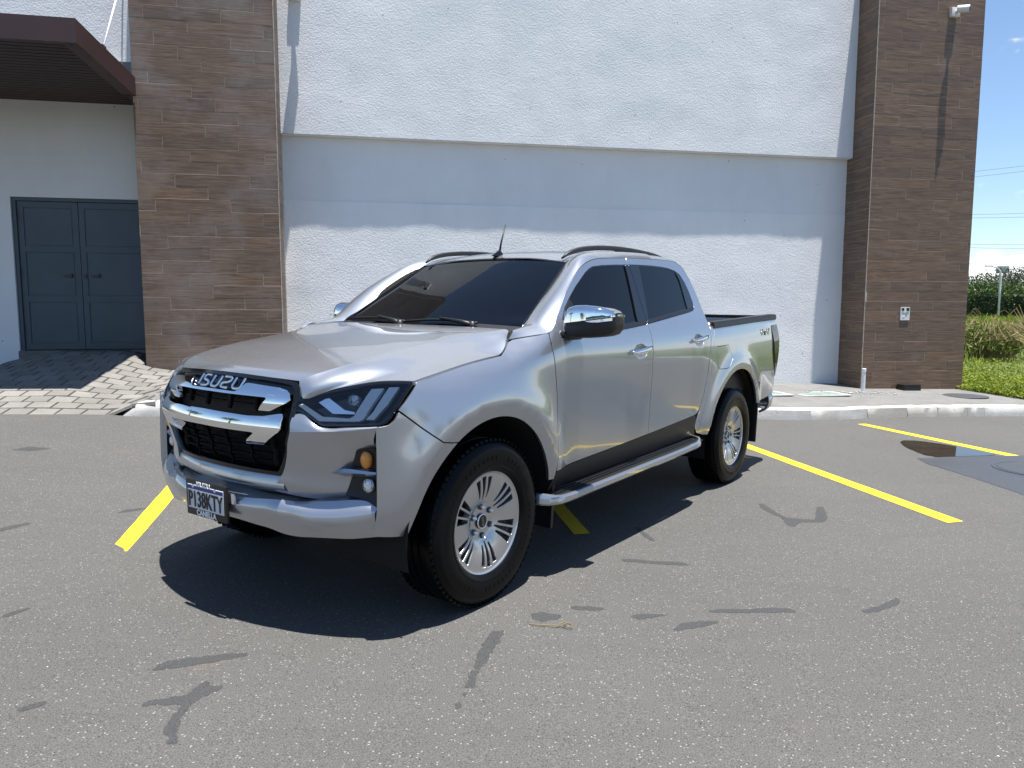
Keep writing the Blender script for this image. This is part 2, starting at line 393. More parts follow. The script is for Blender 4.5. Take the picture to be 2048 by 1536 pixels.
def wet_mat():
    m, t, b = new_mat('dark_patched_asphalt'); g = node(t, 'NewGeometry')
    f = node(t, 'TexNoise', Scale=180., Detail=3.); t.links.new(g.outputs['Position'], f.inputs['Vector'])
    n = node(t, 'TexNoise', Scale=2.4, Detail=5.); t.links.new(g.outputs['Position'], n.inputs['Vector'])
    c = mixc(t, ramp(t, f.outputs[0], .3, .7), (.030, .033, .038), (.055, .059, .065)); t.links.new(c, b.inputs['Base Color'])
    t.links.new(ramp(t, n.outputs[0], .3, .7, .38, .6), b.inputs['Roughness'])
    bp = node(t, 'Bump', Strength=.25, Distance=.003); t.links.new(f.outputs[0], bp.inputs['Height']); t.links.new(bp.outputs[0], b.inputs['Normal'])
    return m
M['wet'] = wet_mat()
def leaf_mat(name, c0, c1, rough=.5, trans=.25):
    m, t, b = new_mat(name); g = node(t, 'NewGeometry')
    n = node(t, 'TexNoise', Scale=1.3, Detail=5.); t.links.new(g.outputs['Position'], n.inputs['Vector'])
    w = node(t, 'TexWhiteNoise'); w.noise_dimensions = '3D'
    sc = node(t, 'VectorMath', operation='SCALE'); sc.inputs['Scale'].default_value = 9.
    t.links.new(g.outputs['Position'], sc.inputs[0]); fl = node(t, 'VectorMath', operation='FLOOR'); t.links.new(sc.outputs[0], fl.inputs[0]); t.links.new(fl.outputs[0], w.inputs['Vector'])
    f = mul(t, mul(t, ramp(t, n.outputs[0], .3, .7), .55), mul(t, w.outputs[0], .45), 'ADD')
    c = mixc(t, f, c0, c1); t.links.new(c, b.inputs['Base Color']); b.inputs['Roughness'].default_value = rough; b.inputs['Specular IOR Level'].default_value = .3
    tl = node(t, 'BsdfTranslucent'); t.links.new(c, tl.inputs[0]); mx_ = node(t, 'MixShader'); mx_.inputs[0].default_value = trans
    t.links.new(b.outputs[0], mx_.inputs[1]); t.links.new(tl.outputs[0], mx_.inputs[2]); t.links.new(mx_.outputs[0], t.nodes['Material Output'].inputs[0])
    return m
M['grass'] = leaf_mat('grass_blades', (.11, .155, .018), (.27, .33, .035), .55, .35)
M['leaf_dark'] = leaf_mat('dark_hedge_leaves', (.018, .040, .012), (.05, .095, .02), .4)
M['leaf_mid'] = leaf_mat('glossy_tree_leaves', (.030, .065, .014), (.095, .15, .03), .35)
M['leaf_far'] = leaf_mat('far_tree_leaves', (.045, .062, .04), (.085, .105, .06), .6)
M['dry'] = leaf_mat('dry_stalks', (.16, .12, .055), (.40, .32, .17), .8, .2)
M['weed'] = leaf_mat('weed_leaves', (.07, .11, .02), (.19, .24, .045), .5, .3)
M['bark'] = simple('bark', (.11, .09, .07), .9, var=.3, vscale=10, bump=.6, bscale=25)
M['hill'] = simple('far_hill_green', (.12, .16, .17), .95, var=.2, vscale=.01)

# ---------------------------------------------------------------- ground
def smooth01(a, b, x):
    t = min(max((x - a) / (b - a), 0.), 1.); return t * t * (3 - 2 * t)
def hz(x, y):
    """height of the parking lot: falls gently to the right, climbs towards the entrance ramp"""
    yt = .8027 * (x + .815) - .5964 * (y - 3.741)
    r = max(0., -yt - 1.1); rise = .07 * r if r < 3.2 else .224 + .03 * (1 - math.exp(-(r - 3.2) * 2))
    return -.0193 * 9 * math.tanh(x / 9) + rise * smooth01(0, .3, r)
AX, NX = math.cos(R(10.8)), math.sin(R(10.8))
W0 = (5.5877, 11.5331)
def wp(a, b, z=0.): return (W0[0] + a * AX - b * NX, W0[1] + a * NX + b * AX, z)      # building frame -> world
ROTW = Matrix.Rotation(R(10.8), 3, 'Z')

xs = [-3000, -1200, -400, -120, -50, -28] + list(np.linspace(-16, 16, 65)) + [28, 50, 120, 400, 1200, 3000]
ys = [-3000, -1200, -400, -120, -50, -25] + list(np.linspace(-12, 20, 65)) + [28, 50, 120, 400, 1200, 3000]
g = MB().grid([[(x, y, hz(x, y)) for y in ys] for x in xs], flip=True)
lot = g.build('asphalt_lot', M['asphalt'], smooth=True, kind='structure', label='grey asphalt parking lot with worn tar marks')
def hzm(x, y):
    """height of the lot mesh itself"""
    i = min(max(int(np.searchsorted(xs, x)) - 1, 0), len(xs) - 2); j = min(max(int(np.searchsorted(ys, y)) - 1, 0), len(ys) - 2)
    u, v = (x - xs[i]) / (xs[i + 1] - xs[i]), (y - ys[j]) / (ys[j + 1] - ys[j])
    return (hz(xs[i], ys[j]) * (1 - u) + hz(xs[i + 1], ys[j]) * u) * (1 - v) + (hz(xs[i], ys[j + 1]) * (1 - u) + hz(xs[i + 1], ys[j + 1]) * u) * v
def drape(name, pts, mat, parent, dz=.004, sub=.12, jit=0., fade=0.):
    """thin sheet that follows the lot; 'fade' stores how far each point is from the rim"""
    P = [(x + rnd.uniform(-jit, jit), y + rnd.uniform(-jit, jit)) for x, y in refine(pts, sub)]
    V, F = tri_fill(P, [], max(sub, .02))
    o = mk(name, [(v[0], v[1], hzm(v[0], v[1]) + dz) for v in V], F, mat, parent)
    if fade > 0:
        at = o.data.attributes.new('rim', 'FLOAT', 'POINT'); d = np.clip(edge_dist(P, V) / fade, 0, 1); at.data.foreach_set('value', d.astype(np.float32))
    return o
lines = [[(-2.185, 3.814), (-2.085, 3.811), (-2.30, 4.90), (-2.62, 6.40), (-2.735, 6.40), (-2.41, 4.90)],
         [(2.875, 4.662), (3.006, 4.704), (2.455, 7.50), (2.335, 7.47)],
         [(4.90, 6.99), (5.03, 7.03), (4.46, 9.03), (4.34, 9.0)],
         [(.375, 4.268), (.475, 4.29), (.02, 6.95), (-.09, 6.95)]]
for i, q in enumerate(lines): drape('parking_line', q, M['yellow'], lot, .002, .10, .0015)
marks = [
 [(-1.331, 2.53), (-1.321, 2.603), (-1.253, 2.64), (-1.086, 2.689), (-0.976, 2.703), (-1.026, 2.655), (-1.092, 2.618), (-1.246, 2.552)],
 [(-1.253, 2.292), (-1.24, 2.336), (-1.129, 2.379), (-1.115, 2.444), (-1.096, 2.488), (-1.067, 2.446), (-1.009, 2.442), (-1.029, 2.4), (-1.064, 2.353), (-1.076, 2.261), (-1.064, 2.196), (-1.027, 2.103), (-1.03, 2.076), (-1.049, 2.071), (-1.076, 2.138), (-1.08, 2.102), (-1.103, 2.156), (-1.117, 2.214), (-1.115, 2.308), (-1.19, 2.305)],
 [(-1.623, 2.21), (-1.634, 2.28), (-1.599, 2.324), (-1.562, 2.331), (-1.557, 2.304), (-1.607, 2.249)],
 [(-0.087, 2.923), (-0.028, 2.939), (-0.042, 2.828), (-0.069, 2.766), (-0.093, 2.649), (-0.122, 2.568), (-0.13, 2.467), (-0.163, 2.396), (-0.165, 2.329), (-0.187, 2.312), (-0.208, 2.338), (-0.179, 2.372), (-0.173, 2.454), (-0.15, 2.606), (-0.131, 2.763)],
 [(0.083, 3.107), (0.134, 3.128), (0.233, 3.091), (0.199, 3.039), (0.13, 3.018), (0.085, 3.043)],
 [(0.219, 3.174), (0.298, 3.207), (0.377, 3.201), (0.453, 3.167), (0.371, 3.142), (0.301, 3.151)],
 [(0.522, 3.108), (0.604, 3.13), (0.713, 3.126), (0.625, 3.075), (0.537, 3.057)],
 [(0.681, 2.964), (0.731, 3.035), (0.826, 3.062), (0.915, 3.066), (0.907, 3.037), (0.802, 2.986), (0.705, 2.953)],
 [(0.842, 3.163), (0.946, 3.193), (1.111, 3.21), (1.252, 3.223), (1.332, 3.181), (1.309, 3.161), (1.181, 3.159), (0.971, 3.143)],
 [(1.598, 3.203), (1.71, 3.267), (1.855, 3.371), (1.861, 3.335), (1.81, 3.271), (1.67, 3.186), (1.603, 3.165)],
 [(1.78, 5.147), (1.802, 5.03), (1.816, 4.831), (1.837, 4.727), (1.94, 4.693), (2.011, 4.697), (2.153, 5.008), (2.21, 5.011), (2.106, 4.703), (2.036, 4.619), (1.883, 4.61), (1.794, 4.497), (1.768, 4.545), (1.789, 4.724), (1.755, 4.827), (1.732, 4.934)],
 [(0.568, 3.839), (0.643, 3.857), (0.78, 3.823), (0.921, 3.817), (0.985, 3.752), (0.815, 3.765), (0.633, 3.793)],
 [(0.763, 4.463), (0.801, 4.429), (0.825, 4.323), (0.859, 4.172), (0.823, 4.148), (0.791, 4.252)],
 [(-2.461, 4.386), (-2.44, 4.47), (-2.378, 4.519), (-2.318, 4.533), (-2.36, 4.463), (-2.427, 4.403)],
 [(-3.1, 3.75), (-2.869, 4.097), (-2.825, 4.152), (-2.798, 4.127), (-2.843, 4.028), (-3.05, 3.70)],
 [(-1.99, 4.345), (-1.935, 4.392), (-1.869, 4.442), (-1.854, 4.404), (-1.935, 4.34)],
 [(-2.189, 2.98), (-2.166, 3.045), (-2.121, 3.075), (-2.106, 3.057), (-2.127, 3.01), (-2.157, 2.955)],
 [(-3.952, 5.619), (-3.888, 5.76), (-3.683, 5.754), (-3.794, 5.617)]]
for q in marks: drape('tar_mark', q, M['tar'], lot, .0012, .018, .004, .012)
# thin hairline cracks
for (x0, y0, an, L) in [(2.1, 6.3, .3, .9), (3.3, 5.6, -.5, .8), (2.6, 4.4, .2, .7), (3.6, 4.6, .1, .5), (1.5, 6.0, .4, .7), (-3.6, 5.2, .2, .9), (-3.3, 6.1, .1, .8), (2.0, 5.6, -.2, .8), (4.6, 8.2, .2, .7)]:
    p = []; q = []; x, y = x0, y0
    for i in range(14):
        w_ = .006 * math.sin(math.pi * (i + .5) / 14) + .0015
        p.append((x, y + w_)); q.append((x, y - w_)); an += rnd.uniform(-.35, .35); x += L / 14 * math.cos(an); y += L / 14 * math.sin(an)
    drape('crack', p + q[::-1], M['tar'], lot, .0012, .03, 0, .003)
patch = drape('repair_patch', [(3.893, 6.848), (4.2, 6.93), (4.60, 7.02), (5.10, 7.06), (6.4, 6.6), (6.0, 5.0), (4.6, 4.55), (3.95, 5.20), (3.928, 5.778), (3.891, 6.214), (3.842, 6.6)], M['wet'], lot, .0025, .08, .004)
def disc_ring(cx, cy, r0, r1, n=40): return [(cx + r1 * math.cos(2 * math.pi * i / n), cy + r1 * math.sin(2 * math.pi * i / n)) for i in range(n)]
mh = MB()
cx, cy = 4.72, 6.37
for r0, r1, z0, z1 in ((0, .335, .005, .007),): mh.lathe([(0.0001, .0105), (.315, .0105), (.318, .006), (.330, .006), (.333, .0105), (.36, .0105), (.362, .003)], 56, 'Z', (0, 0, 0))
mo = mh.build('manhole_cover', M['wet'], smooth=False, label='round manhole cover set in the dark asphalt patch', cat='manhole cover')
mo.location = (cx, cy, hz(cx, cy) + .003)
rg = MB().lathe([(.317, .0), (.317, .0085), (.331, .0085), (.331, .0)], 56, 'Z').build('seam_ring', M['tar'], mo); rg.location = (0, 0, .0)
drape('puddle', [(4.18, 7.687), (4.23, 7.78), (4.30, 7.835), (4.40, 7.83), (4.462, 7.80), (4.594, 7.66), (4.701, 7.45), (4.77, 7.2), (4.81, 7.08), (4.70, 7.03), (4.353, 6.96), (4.12, 6.93), (4.06, 7.02), (4.067, 7.16), (4.10, 7.45)], M['water'], lot, .0045, .05, .004)

# ---------------------------------------------------------------- kerb, sidewalk, entrance ramp
KB = [(-16, -2.56), (-10.15, -2.54), (-9.7, -2.50), (-6., -2.1), (-2.83, -1.72), (-2.2, -1.86), (-1.6, -1.84), (-1.0, -1.72), (-.63, -1.70), (0.5, -1.76), (1.2, -1.82), (6, -2.3), (14, -3.2)]
def kb(a): return float(np.interp(a, [k[0] for k in KB], [k[1] for k in KB]))
def lotz(a, b): p = wp(a, b); return hz(p[0], p[1])
ZB = ([-16, -14, -12.75, -12.3, -11.8, -10.9, -10.55, -10.3, -9.7, -8.8, -4, 0, 2, 14], [.40, .45, .55, .74, .83, .83, .68, .63, .56, .45, .25, .12, .06, -.05])
def walkz(a, b):
    k = kb(a); t = min(max((b - k) / (.6 - k), 0.), 1.)
    edge = lotz(a, k) + .14 * smooth01(-10.25, -9.95, a)
    zb = float(np.interp(a, *ZB))
    return edge + (zb - edge) * t
av = [-16, -15, -14] + list(np.arange(-13.2, 1.76, .15)) + [1.78]
G_ = []
for a in av:
    k = kb(a) + (.13 if a > -10.2 else 0.)
    G_.append([wp(a, b, walkz(a, b) - (.035 if a < -9.95 else 0)) for b in np.linspace(k, .66, 16)])
walk = MB().grid(G_).build('sidewalk', M['sidewalk'], smooth=True, kind='structure', label='concrete sidewalk along the white wall')
# paving stones of the ramp: each its own piece
ramp_o = MB().grid([[wp(a, b, walkz(a, b) - .03) for b in np.linspace(-2.54, .62, 14)] for a in np.arange(-13.2, -9.96, .2)]).build('ramp_paving', M['joint'], smooth=True, kind='structure', label='paved entrance ramp rising to the grey double door')
pw, pd = .235, .225
npv = 0; far_pavers = MB()
row = 0; b = -2.53
while b < .55:
    a = -13.1 + (row % 2) * pw * .5
    while a < -9.98:
        ca, cb = a + pw / 2, b + pd / 2; hw, hd = pw / 2 - .006, pd / 2 - .006
        inpillar = (ca + hw > -10.63 and cb + hd > -.02)
        if not inpillar and cb + hd < .6:
            lift = rnd.uniform(-.003, .003); cz = walkz(ca, cb)
            V = []
            for z_ in (-.03, .0):
                ins = .006 if z_ == 0 else 0
                for sx, sy in ((-1, -1), (1, -1), (1, 1), (-1, 1)):
                    aa, bb = ca + sx * (hw - ins), cb + sy * (hd - ins); p = wp(aa, bb, walkz(aa, bb) + z_ + lift); V.append(p)
            c0 = wp(ca, cb, cz); V = [(p[0] - c0[0], p[1] - c0[1], p[2] - c0[2]) for p in V]
            F = [(4, 5, 6, 7), (0, 1, 5, 4), (1, 2, 6, 5), (2, 3, 7, 6), (3, 0, 4, 7)]
            if ca > -12.6 and npv < 290:
                o = mk('paver', V, F, M['paver'], ramp_o); o.location = c0; npv += 1
            else: far_pavers.add([(p[0] + c0[0], p[1] + c0[1], p[2] + c0[2]) for p in V], F)
        a += pw
    b += pd; row += 1
far_pavers.build('pavers', M['paver'], ramp_o, kind='stuff')
# kerb stones
kerb = empty('kerb'); tag(kerb, 'white painted concrete kerb along the sidewalk', kind='structure')
edges = [-10.12, -9.35, -8.5, -7.6, -6.7, -5.8, -4.9, -4.0, -3.05, -2.1, -1.2, -.55, -.1, .35, .6, 1.25, 2.1, 3.0, 4.0, 5.0, 6.2]
for i in range(len(edges) - 1):
    a0, a1 = edges[i] + .002, edges[i + 1] - .002; n = 7; rows = []
    for a in np.linspace(a0, a1, n):
        k = kb(a); z0 = lotz(a, k) - .06; ht = .20 * (.35 + .65 * smooth01(-10.13, -9.95, a))
        j = lambda s: rnd.uniform(-s, s)
        pr = [(k - .03, z0), (k - .022 + j(.006), z0 + ht * .5), (k - .004 + j(.004), z0 + ht - .018), (k + .02, z0 + ht + j(.003)), (k + .13, z0 + ht + .004 + j(.003)), (k + .135, z0 + ht - .03), (k + .135, z0)]
        rows.append([wp(a, bb, zz) for bb, zz in pr])
    m_ = MB().grid(rows, flip=False); m_.f.append(tuple(range(7))); m_.f.append(tuple(range(7 * (n - 1) + 6, 7 * (n - 1) - 1, -1)))
    o = m_.build('kerb_stone', M['kerb'], kerb, smooth=True, sharp=40)

# ---------------------------------------------------------------- building
bld = empty('building', wp(-5, .6, 0)); tag(bld, 'white stucco commercial building with recessed lower wall and grey side door', 'building')
BO = Vector(wp(-5, .6, 0))
def wbox(mb, a0, a1, b0, b1, z0, z1):
    v = [wp(a, b_, z) for a in (a0, a1) for b_ in (b0, b1) for z in (z0, z1)]
    mb.add([tuple(Vector(p) - BO) for p in v], [(0, 1, 3, 2), (4, 6, 7, 5), (0, 4, 5, 1), (2, 3, 7, 6), (0, 2, 6, 4), (1, 5, 7, 3)]); return mb
TOPZ = 7.3
LEDGE = 3.79
wbox(MB(), -8.95, .05, .61, .9, -.3, LEDGE).build('lower_wall', M['plaster'], bld)
def rough_panel(name, a0, a1, b0, z0, z1, step=.12, amp=.006):
    """hand-floated panel: front face uneven in relief"""
    aa = np.linspace(a0, a1, max(2, int((a1 - a0) / step))); zz = np.linspace(z0, z1, max(2, int((z1 - z0) / step)))
    rr = np.random.RandomState(3); N = rr.normal(0, 1, (len(aa), len(zz)))
    for _ in range(2):
        N = (np.roll(N, 1, 0) + np.roll(N, -1, 0) + np.roll(N, 1, 1) + np.roll(N, -1, 1) + N) / 5
    mb = MB(); mb.grid([[tuple(Vector(wp(a, b0 - amp * N[i, j] * 2, z)) - BO) for j, z in enumerate(zz)] for i, a in enumerate(aa)], flip=False)
    o = mb.build(name, M['stucco'], bld, smooth=True); return o
rough_panel('upper_panel', -8.95, .02, .477, LEDGE + .004, TOPZ, .12, .0018)
wbox(MB(), -8.95, .05, .49, .608, LEDGE, TOPZ).build('upper_wall', M['stucco'], bld)
rough_panel('lower_finish', -8.9, .02, .604, -.3, 2.9, .16, .003)
wbox(MB(), -8.95, .05, .9, 1.1, -.3, TOPZ).build('backing_wall', M['plaster'], bld)
# door bay: wall in pieces round the opening
DA0, DA1, DZ0, DZ1 = -12.36, -10.55, .80, 2.85
for q in ((-16.5, DA0, -.2, DZ1), (DA1, -8.9, -.2, DZ1), (-16.5, -8.9, DZ1, 4.60)):
    wbox(MB(), q[0], q[1], .60, .82, q[2], q[3]).build('bay_wall', M['plaster'], bld)
wbox(MB(), DA0 - .02, DA1 + .02, .60, .82, .2, DZ0).build('door_sill', M['sidewalk'], bld)
wbox(MB(), -16.5, -8.9, .52, .82, 4.60, TOPZ).build('bay_upper_wall', M['stucco'], bld)
wbox(MB(), -16.5, -8.9, .40, .60, 4.42, 4.60).build('bay_beam', simple('grey_flashing', (.20, .20, .19), .6, var=.1), bld)
wbox(MB(), -17.5, 2.2, 1.1, 9.0, -.3, TOPZ - .05).build('building_core', M['plaster'], bld)
# double door
dm = M['door_paint']
fr = MB(); wbox(fr, DA0, DA0 + .05, .63, .70, DZ0, DZ1); wbox(fr, DA0 + .05, DA1, .63, .70, DZ1 - .045, DZ1); wbox(fr, DA1 - .03, DA1, .63, .70, DZ0, DZ1 - .045); fr.build('door_frame', dm, bld)
mid = -11.56
for (x0, x1, hs) in ((DA0 + .055, mid - .004, 1), (mid + .004, DA1 - .035, -1)):
    leaf = wbox(MB(), x0, x1, .668, .70, DZ0 + .012, DZ1 - .05).build('door_leaf', dm, bld)
    rails = [DZ0 + .012, 1.50, 2.17, DZ1 - .05]
    def dchild(mb, nm, mat): o = mb.build(nm, mat, leaf); return o
    for s_ in (x0, x1 - .07): dchild(wbox(MB(), s_, s_ + .07, .655, .668, rails[0], rails[-1]), 'stile', dm)
    for k in range(4):
        zc = min(max(rails[k], rails[0] + .04), rails[-1] - .04); dchild(wbox(MB(), x0 + .07, x1 - .07, .655, .668, zc - .04, zc + .04), 'rail', dm)
    for k in range(3):
        z0_, z1_ = max(rails[k], rails[0]) + (.085 if k == 0 else .045) + .01, rails[k + 1] - (.085 if k == 2 else .045) - .01
        dchild(wbox(MB(), x0 + .085, x1 - .085, .661, .668, z0_, z1_), 'panel', dm)
    hx = x1 - .17 if hs == 1 else x0 + .17
    h = MB(); wbox(h, hx - .035, hx + .06, .628, .64, 1.80, 1.825); wbox(h, hx + .035, hx + .06, .64, .655, 1.79, 1.845); dchild(h, 'handle', M['iron'])
lk = MB(); wbox(lk, mid + .03, mid + .065, .64, .655, 1.78, 1.84); lk.build('lock', M['iron'], bld)
for z in (1.1, 1.85, 2.6):
    wbox(MB(), DA0 + .02, DA0 + .055, .615, .63, z - .05, z + .05).build('hinge', dm, bld)

# clad pillars
plank_full = {}
def plank_mesh(L, Hh, mat):
    key = (round(L, 3), round(Hh, 3), mat.name)
    if key in plank_full: return plank_full[key]
    me = bpy.data.meshes.new('plank'); t = .014; c = .0025; x, z = L / 2, Hh / 2
    v = [(-x, t, -z), (x, t, -z), (x, t, z), (-x, t, z), (-x, c, -z), (x, c, -z), (x, c, z), (-x, c, z), (-x + c, 0, -z + c), (x - c, 0, -z + c), (x - c, 0, z - c), (-x + c, 0, z - c)]
    f = [(8, 9, 10, 11), (4, 5, 9, 8), (5, 6, 10, 9), (6, 7, 11, 10), (7, 4, 8, 11), (0, 1, 5, 4), (1, 2, 6, 5), (2, 3, 7, 6), (3, 0, 4, 7)]
    me.from_pydata(v, [], f); me.update(); me.materials.append(mat); plank_full[key] = me; return me
ROW = .160; PL = .93
def clad(root, o_, u, outn, width, z0, z1, seed, mat):
    """planks on a vertical face: o_ = world corner, u = along, outn = outward"""
    rr = random.Random(seed); z = z0; off = 0.
    u = Vector(u); outn = Vector(outn); Mx = Matrix((u, -outn, Vector((0, 0, 1)))).transposed()
    q = Mx.to_4x4(); k = 0
    while z < z1:
        off = (off + rr.choice((.28, .33, .40, .52))) % PL; x = -off
        while x < width - .01:
            a0, a1 = max(x, 0), min(x + PL, width)
            if a1 - a0 > .03:
                gap = .0035
                me = plank_mesh(a1 - a0 - gap, ROW - gap, mat); o = bpy.data.objects.new('plank', me); col.objects.link(o); o.parent = root
                c = Vector(o_) + u * ((a0 + a1) / 2) + Vector((0, 0, z + ROW / 2)) - outn * rr.uniform(.0, .0022)
                q2 = q.copy() @ Matrix.Rotation(rr.uniform(-.0012, .0012), 4, 'Y'); q2.translation = c - root.location; o.matrix_local = q2
            x += PL
        z += ROW; k += 1
E3 = Vector((AX, NX, 0)); N3 = Vector((-NX, AX, 0))
def pillar(a0, a1, z0, label, vis_side, seed, mat):
    root = empty('clad_pillar', wp((a0 + a1) / 2, .3, z0)); tag(root, label, 'pillar')
    o = root.location
    mb = MB(); v = [Vector(wp(a, b_, z)) - o for a in (a0 + .004, a1 - .004) for b_ in (.004, 1.0) for z in (z0 - .6, TOPZ + .02)]
    mb.add([tuple(p) for p in v], [(0, 1, 3, 2), (4, 6, 7, 5), (0, 4, 5, 1), (2, 3, 7, 6), (0, 2, 6, 4), (1, 5, 7, 3)]); mb.build('core', M['grout'], root)
    clad(root, wp(a0, 0, z0 - .02), E3, -N3, a1 - a0, 0, TOPZ - z0 - .02, seed, mat)
    if vis_side == 'L': clad(root, wp(a0, .62, z0 - .02), -N3, -E3, .605, 0, TOPZ - z0 - .02, seed + 1, mat)
    else: clad(root, wp(a1, .015, z0 - .02), N3, E3, .46, 0, TOPZ - z0 - .02, seed + 1, mat)
    cz = (TOPZ - z0) / 2
    for cs in ([a0] if vis_side == 'L' else [a1]):
        e = MB(); p = Vector(wp(cs, 0, z0)) - o; e.box((p.x, p.y, cz - .01), (.010, .010, TOPZ - z0), ROTW); e.build('corner_trim', M['grout'], root)
    return root
pillar(-10.61, -8.86, .575, 'brown wood-look tiled pillar beside the grey double door, pale lime stains', 'R', 11, M['plank_lime'])
pillar(0., 1.87, .07, 'brown wood-look tiled pillar with camera and small notice, beside the grass', 'L', 23, M['plank'])

# canopy over the door
cn = empty('door_canopy', wp(-12, -.6, 4.1)); tag(cn, 'maroon flat metal canopy with ribbed dark soffit above the double door', 'canopy')
CO = cn.location.copy()
def cbox(mb, a0, a1, b0, b1, z0, z1):
    v = [Vector(wp(a, b_, z)) - CO for a in (a0, a1) for b_ in (b0, b1) for z in (z0, z1)]
    mb.add([tuple(p) for p in v], [(0, 1, 3, 2), (4, 6, 7, 5), (0, 4, 5, 1), (2, 3, 7, 6), (0, 2, 6, 4), (1, 5, 7, 3)]); return mb
CA0, CA1, CB0, CB1, CZ = -16.2, -10.56, -1.92, .59, 4.05
cbox(MB(), CA0, CA1, CB0, CB0 + .06, CZ, CZ + .24).build('front_fascia', M['canopy'], cn)
cbox(MB(), CA1 - .06, CA1, CB0 + .06, -.03, CZ + .002, CZ + .238).build('side_fascia', M['canopy'], cn)
cbox(MB(), CA1 - .11, CA1 - .05, -.03, .59, CZ + .002, CZ + .238).build('side_fascia', M['canopy'], cn)
lip = MB(); cbox(lip, CA0, CA1 - .1, CB0 + .06, CB0 + .12, CZ + .01, CZ + .05); cbox(lip, CA1 - .16, CA1 - .06, CB0 + .12, -.03, CZ + .012, CZ + .05); lip.build('soffit_trim', M['canopy'], cn)
cbox(MB(), CA0, CA1 - .062, CB0 + .062, CB1, CZ + .15, CZ + .17).build('roof_sheet', M['canopy_slat'], cn)
nb = 0; bb = CB0 + .16
while bb < CB1 - .02:
    cbox(MB(), CA0, CA1 - .165, bb, bb + .085, CZ + .05, CZ + .075).build('soffit_slat', M['canopy_slat'], cn); bb += .105
rod0, rod1 = Vector(wp(-10.63, -.95, CZ + .25)) - CO, Vector(wp(-10.80, .52, 5.75)) - CO
MB().tube([rod0, rod1], .011, 8).build('tie_rod', M['white_metal'], cn, smooth=True)
bk = MB(); bk.box(rod0 + Vector((0, 0, .02)), (.05, .09, .07), ROTW); bk.tube([rod0 + Vector((-.04, 0, .03)), rod0 + Vector((.04, 0, .03))], .014, 8); bk.build('rod_bracket', M['iron'], cn)

# security cameras, notice, small things
def cctv(a, z, label, flip=1, s=1.0):
    root = empty('security_camera', wp(a, 0 if flip == 1 else .477, z)); tag(root, label, 'security camera')
    T = Matrix.Rotation(R(10.8), 4, 'Z')
    def lb(mb): mb.v = [tuple(T @ Vector(p)) for p in mb.v]; return mb
    lb(MB().box((0, -.03, 0), (.12 * s, .06, .12 * s), None, .008)).build('junction_box', M['white_plastic'], root, smooth=True, sharp=40)
    lb(MB().tube([(0.01, -.06, 0), (.02, -.10, .0), (.03, -.13, .005)], [.026, .022, .026], 12)).build('arm', M['white_plastic'], root, smooth=True)
    d = Vector((.62 * flip, -.76, -.17)).normalized(); c = Vector((.03, -.15, .01))
    lb(MB().tube([c - d * .07, c - d * .065, c + d * .09, c + d * .10], [.03, .046 * s, .046 * s, .04 * s], 20)).build('housing', M['white_plastic'], root, smooth=True, sharp=50)
    lb(MB().tube([c + d * .095, c + d * .104], [.037 * s, .034 * s], 20)).build('lens', M['black_plastic'], root, smooth=True, sharp=50)
    return root
cctv(1.29, 5.94, 'white bullet security camera on the tiled pillar beside the grass', 1, 1.15)
cctv(-8.62, 5.63, 'white security camera high on the white wall beside the door pillar', -1, 1.3)
nt_ = empty('notice_sign', wp(.724, 0, 1.19)); tag(nt_, 'small white notice plate with dark pictograms on the tiled pillar', 'sign')
T4 = Matrix.Rotation(R(10.8), 4, 'Z')
def nb_(c, d, nm, mat): mb = MB().box(c, d); mb.v = [tuple(T4 @ Vector(p)) for p in mb.v]; return mb.build(nm, mat, nt_)
nb_((0, -.006, .105), (.165, .012, .21), 'plate', M['white_plastic'])
nb_((-.045, -.0135, .172), (.045, .003, .04), 'pictogram', M['black_plastic']); nb_((.045, -.0135, .172), (.05, .003, .045), 'pictogram', M['black_plastic'])
nb_((0, -.0135, .115), (.13, .003, .006), 'rule', M['iron']); nb_((.02, -.0135, .085), (.035, .003, .02), 'pictogram', simple('grey_print', (.3, .3, .3), .6)); nb_((-.03, -.0135, .05), (.05, .003, .006), 'rule', M['white_metal'])
vp = empty('standpipe', wp(-.27, -.42, walkz(-.27, -.42))); tag(vp, 'short white standpipe rising from the sidewalk by the tiled pillar', 'pipe')
MB().tube([(0, 0, -.02), (0, 0, .34)], .026, 14).build('pipe', M['white_metal'], vp, smooth=True, sharp=40)
MB().tube([(0, 0, .32), (0, 0, .365), (0, 0, .368)], [.031, .031, .024], 14).build('cap', M['white_metal'], vp, smooth=True, sharp=40)
bx = empty('bait_box', wp(.755, -.13, walkz(.755, -.13) - .004)); tag(bx, 'low black plastic box on the sidewalk against the tiled pillar', 'box')
def bb_(mb): mb.v = [tuple(T4 @ Vector(p)) for p in mb.v]; return mb
bb_(MB().prism([(-.15, -.10), (.15, -.10), (.16, .08), (-.16, .08)], 0, .065)).build('base', M['black_plastic'], bx)
bb_(MB().box((0, -.01, .082), (.30, .17, .03), None, .008)).build('lid', M['black_plastic'], bx, smooth=True, sharp=40)
for (a, b_, w_, d_, lab) in ((-2.05, -.62, .55, .38, 'square pale green utility cover in the sidewalk, the one behind the truck'), (-1.15, -.62, .62, .38, 'square pale green utility cover in the sidewalk beside the standpipe')):
    r_ = empty('utility_cover', wp(a, b_, walkz(a, b_))); tag(r_, lab, 'utility cover')
    o = bb_(MB().box((0, 0, .004), (w_, d_, .012), None, .003)).build('lid', M['green_cover'], r_)
    f_ = MB()
    for q in ((0, d_ / 2 + .03, w_ + .12, .06), (0, -d_ / 2 - .03, w_ + .12, .06), (w_ / 2 + .03, 0, .06, d_), (-w_ / 2 - .03, 0, .06, d_)): f_.box((q[0], q[1], .002), (q[2], q[3], .014))
    bb_(f_).build('frame', M['kerb'], r_)
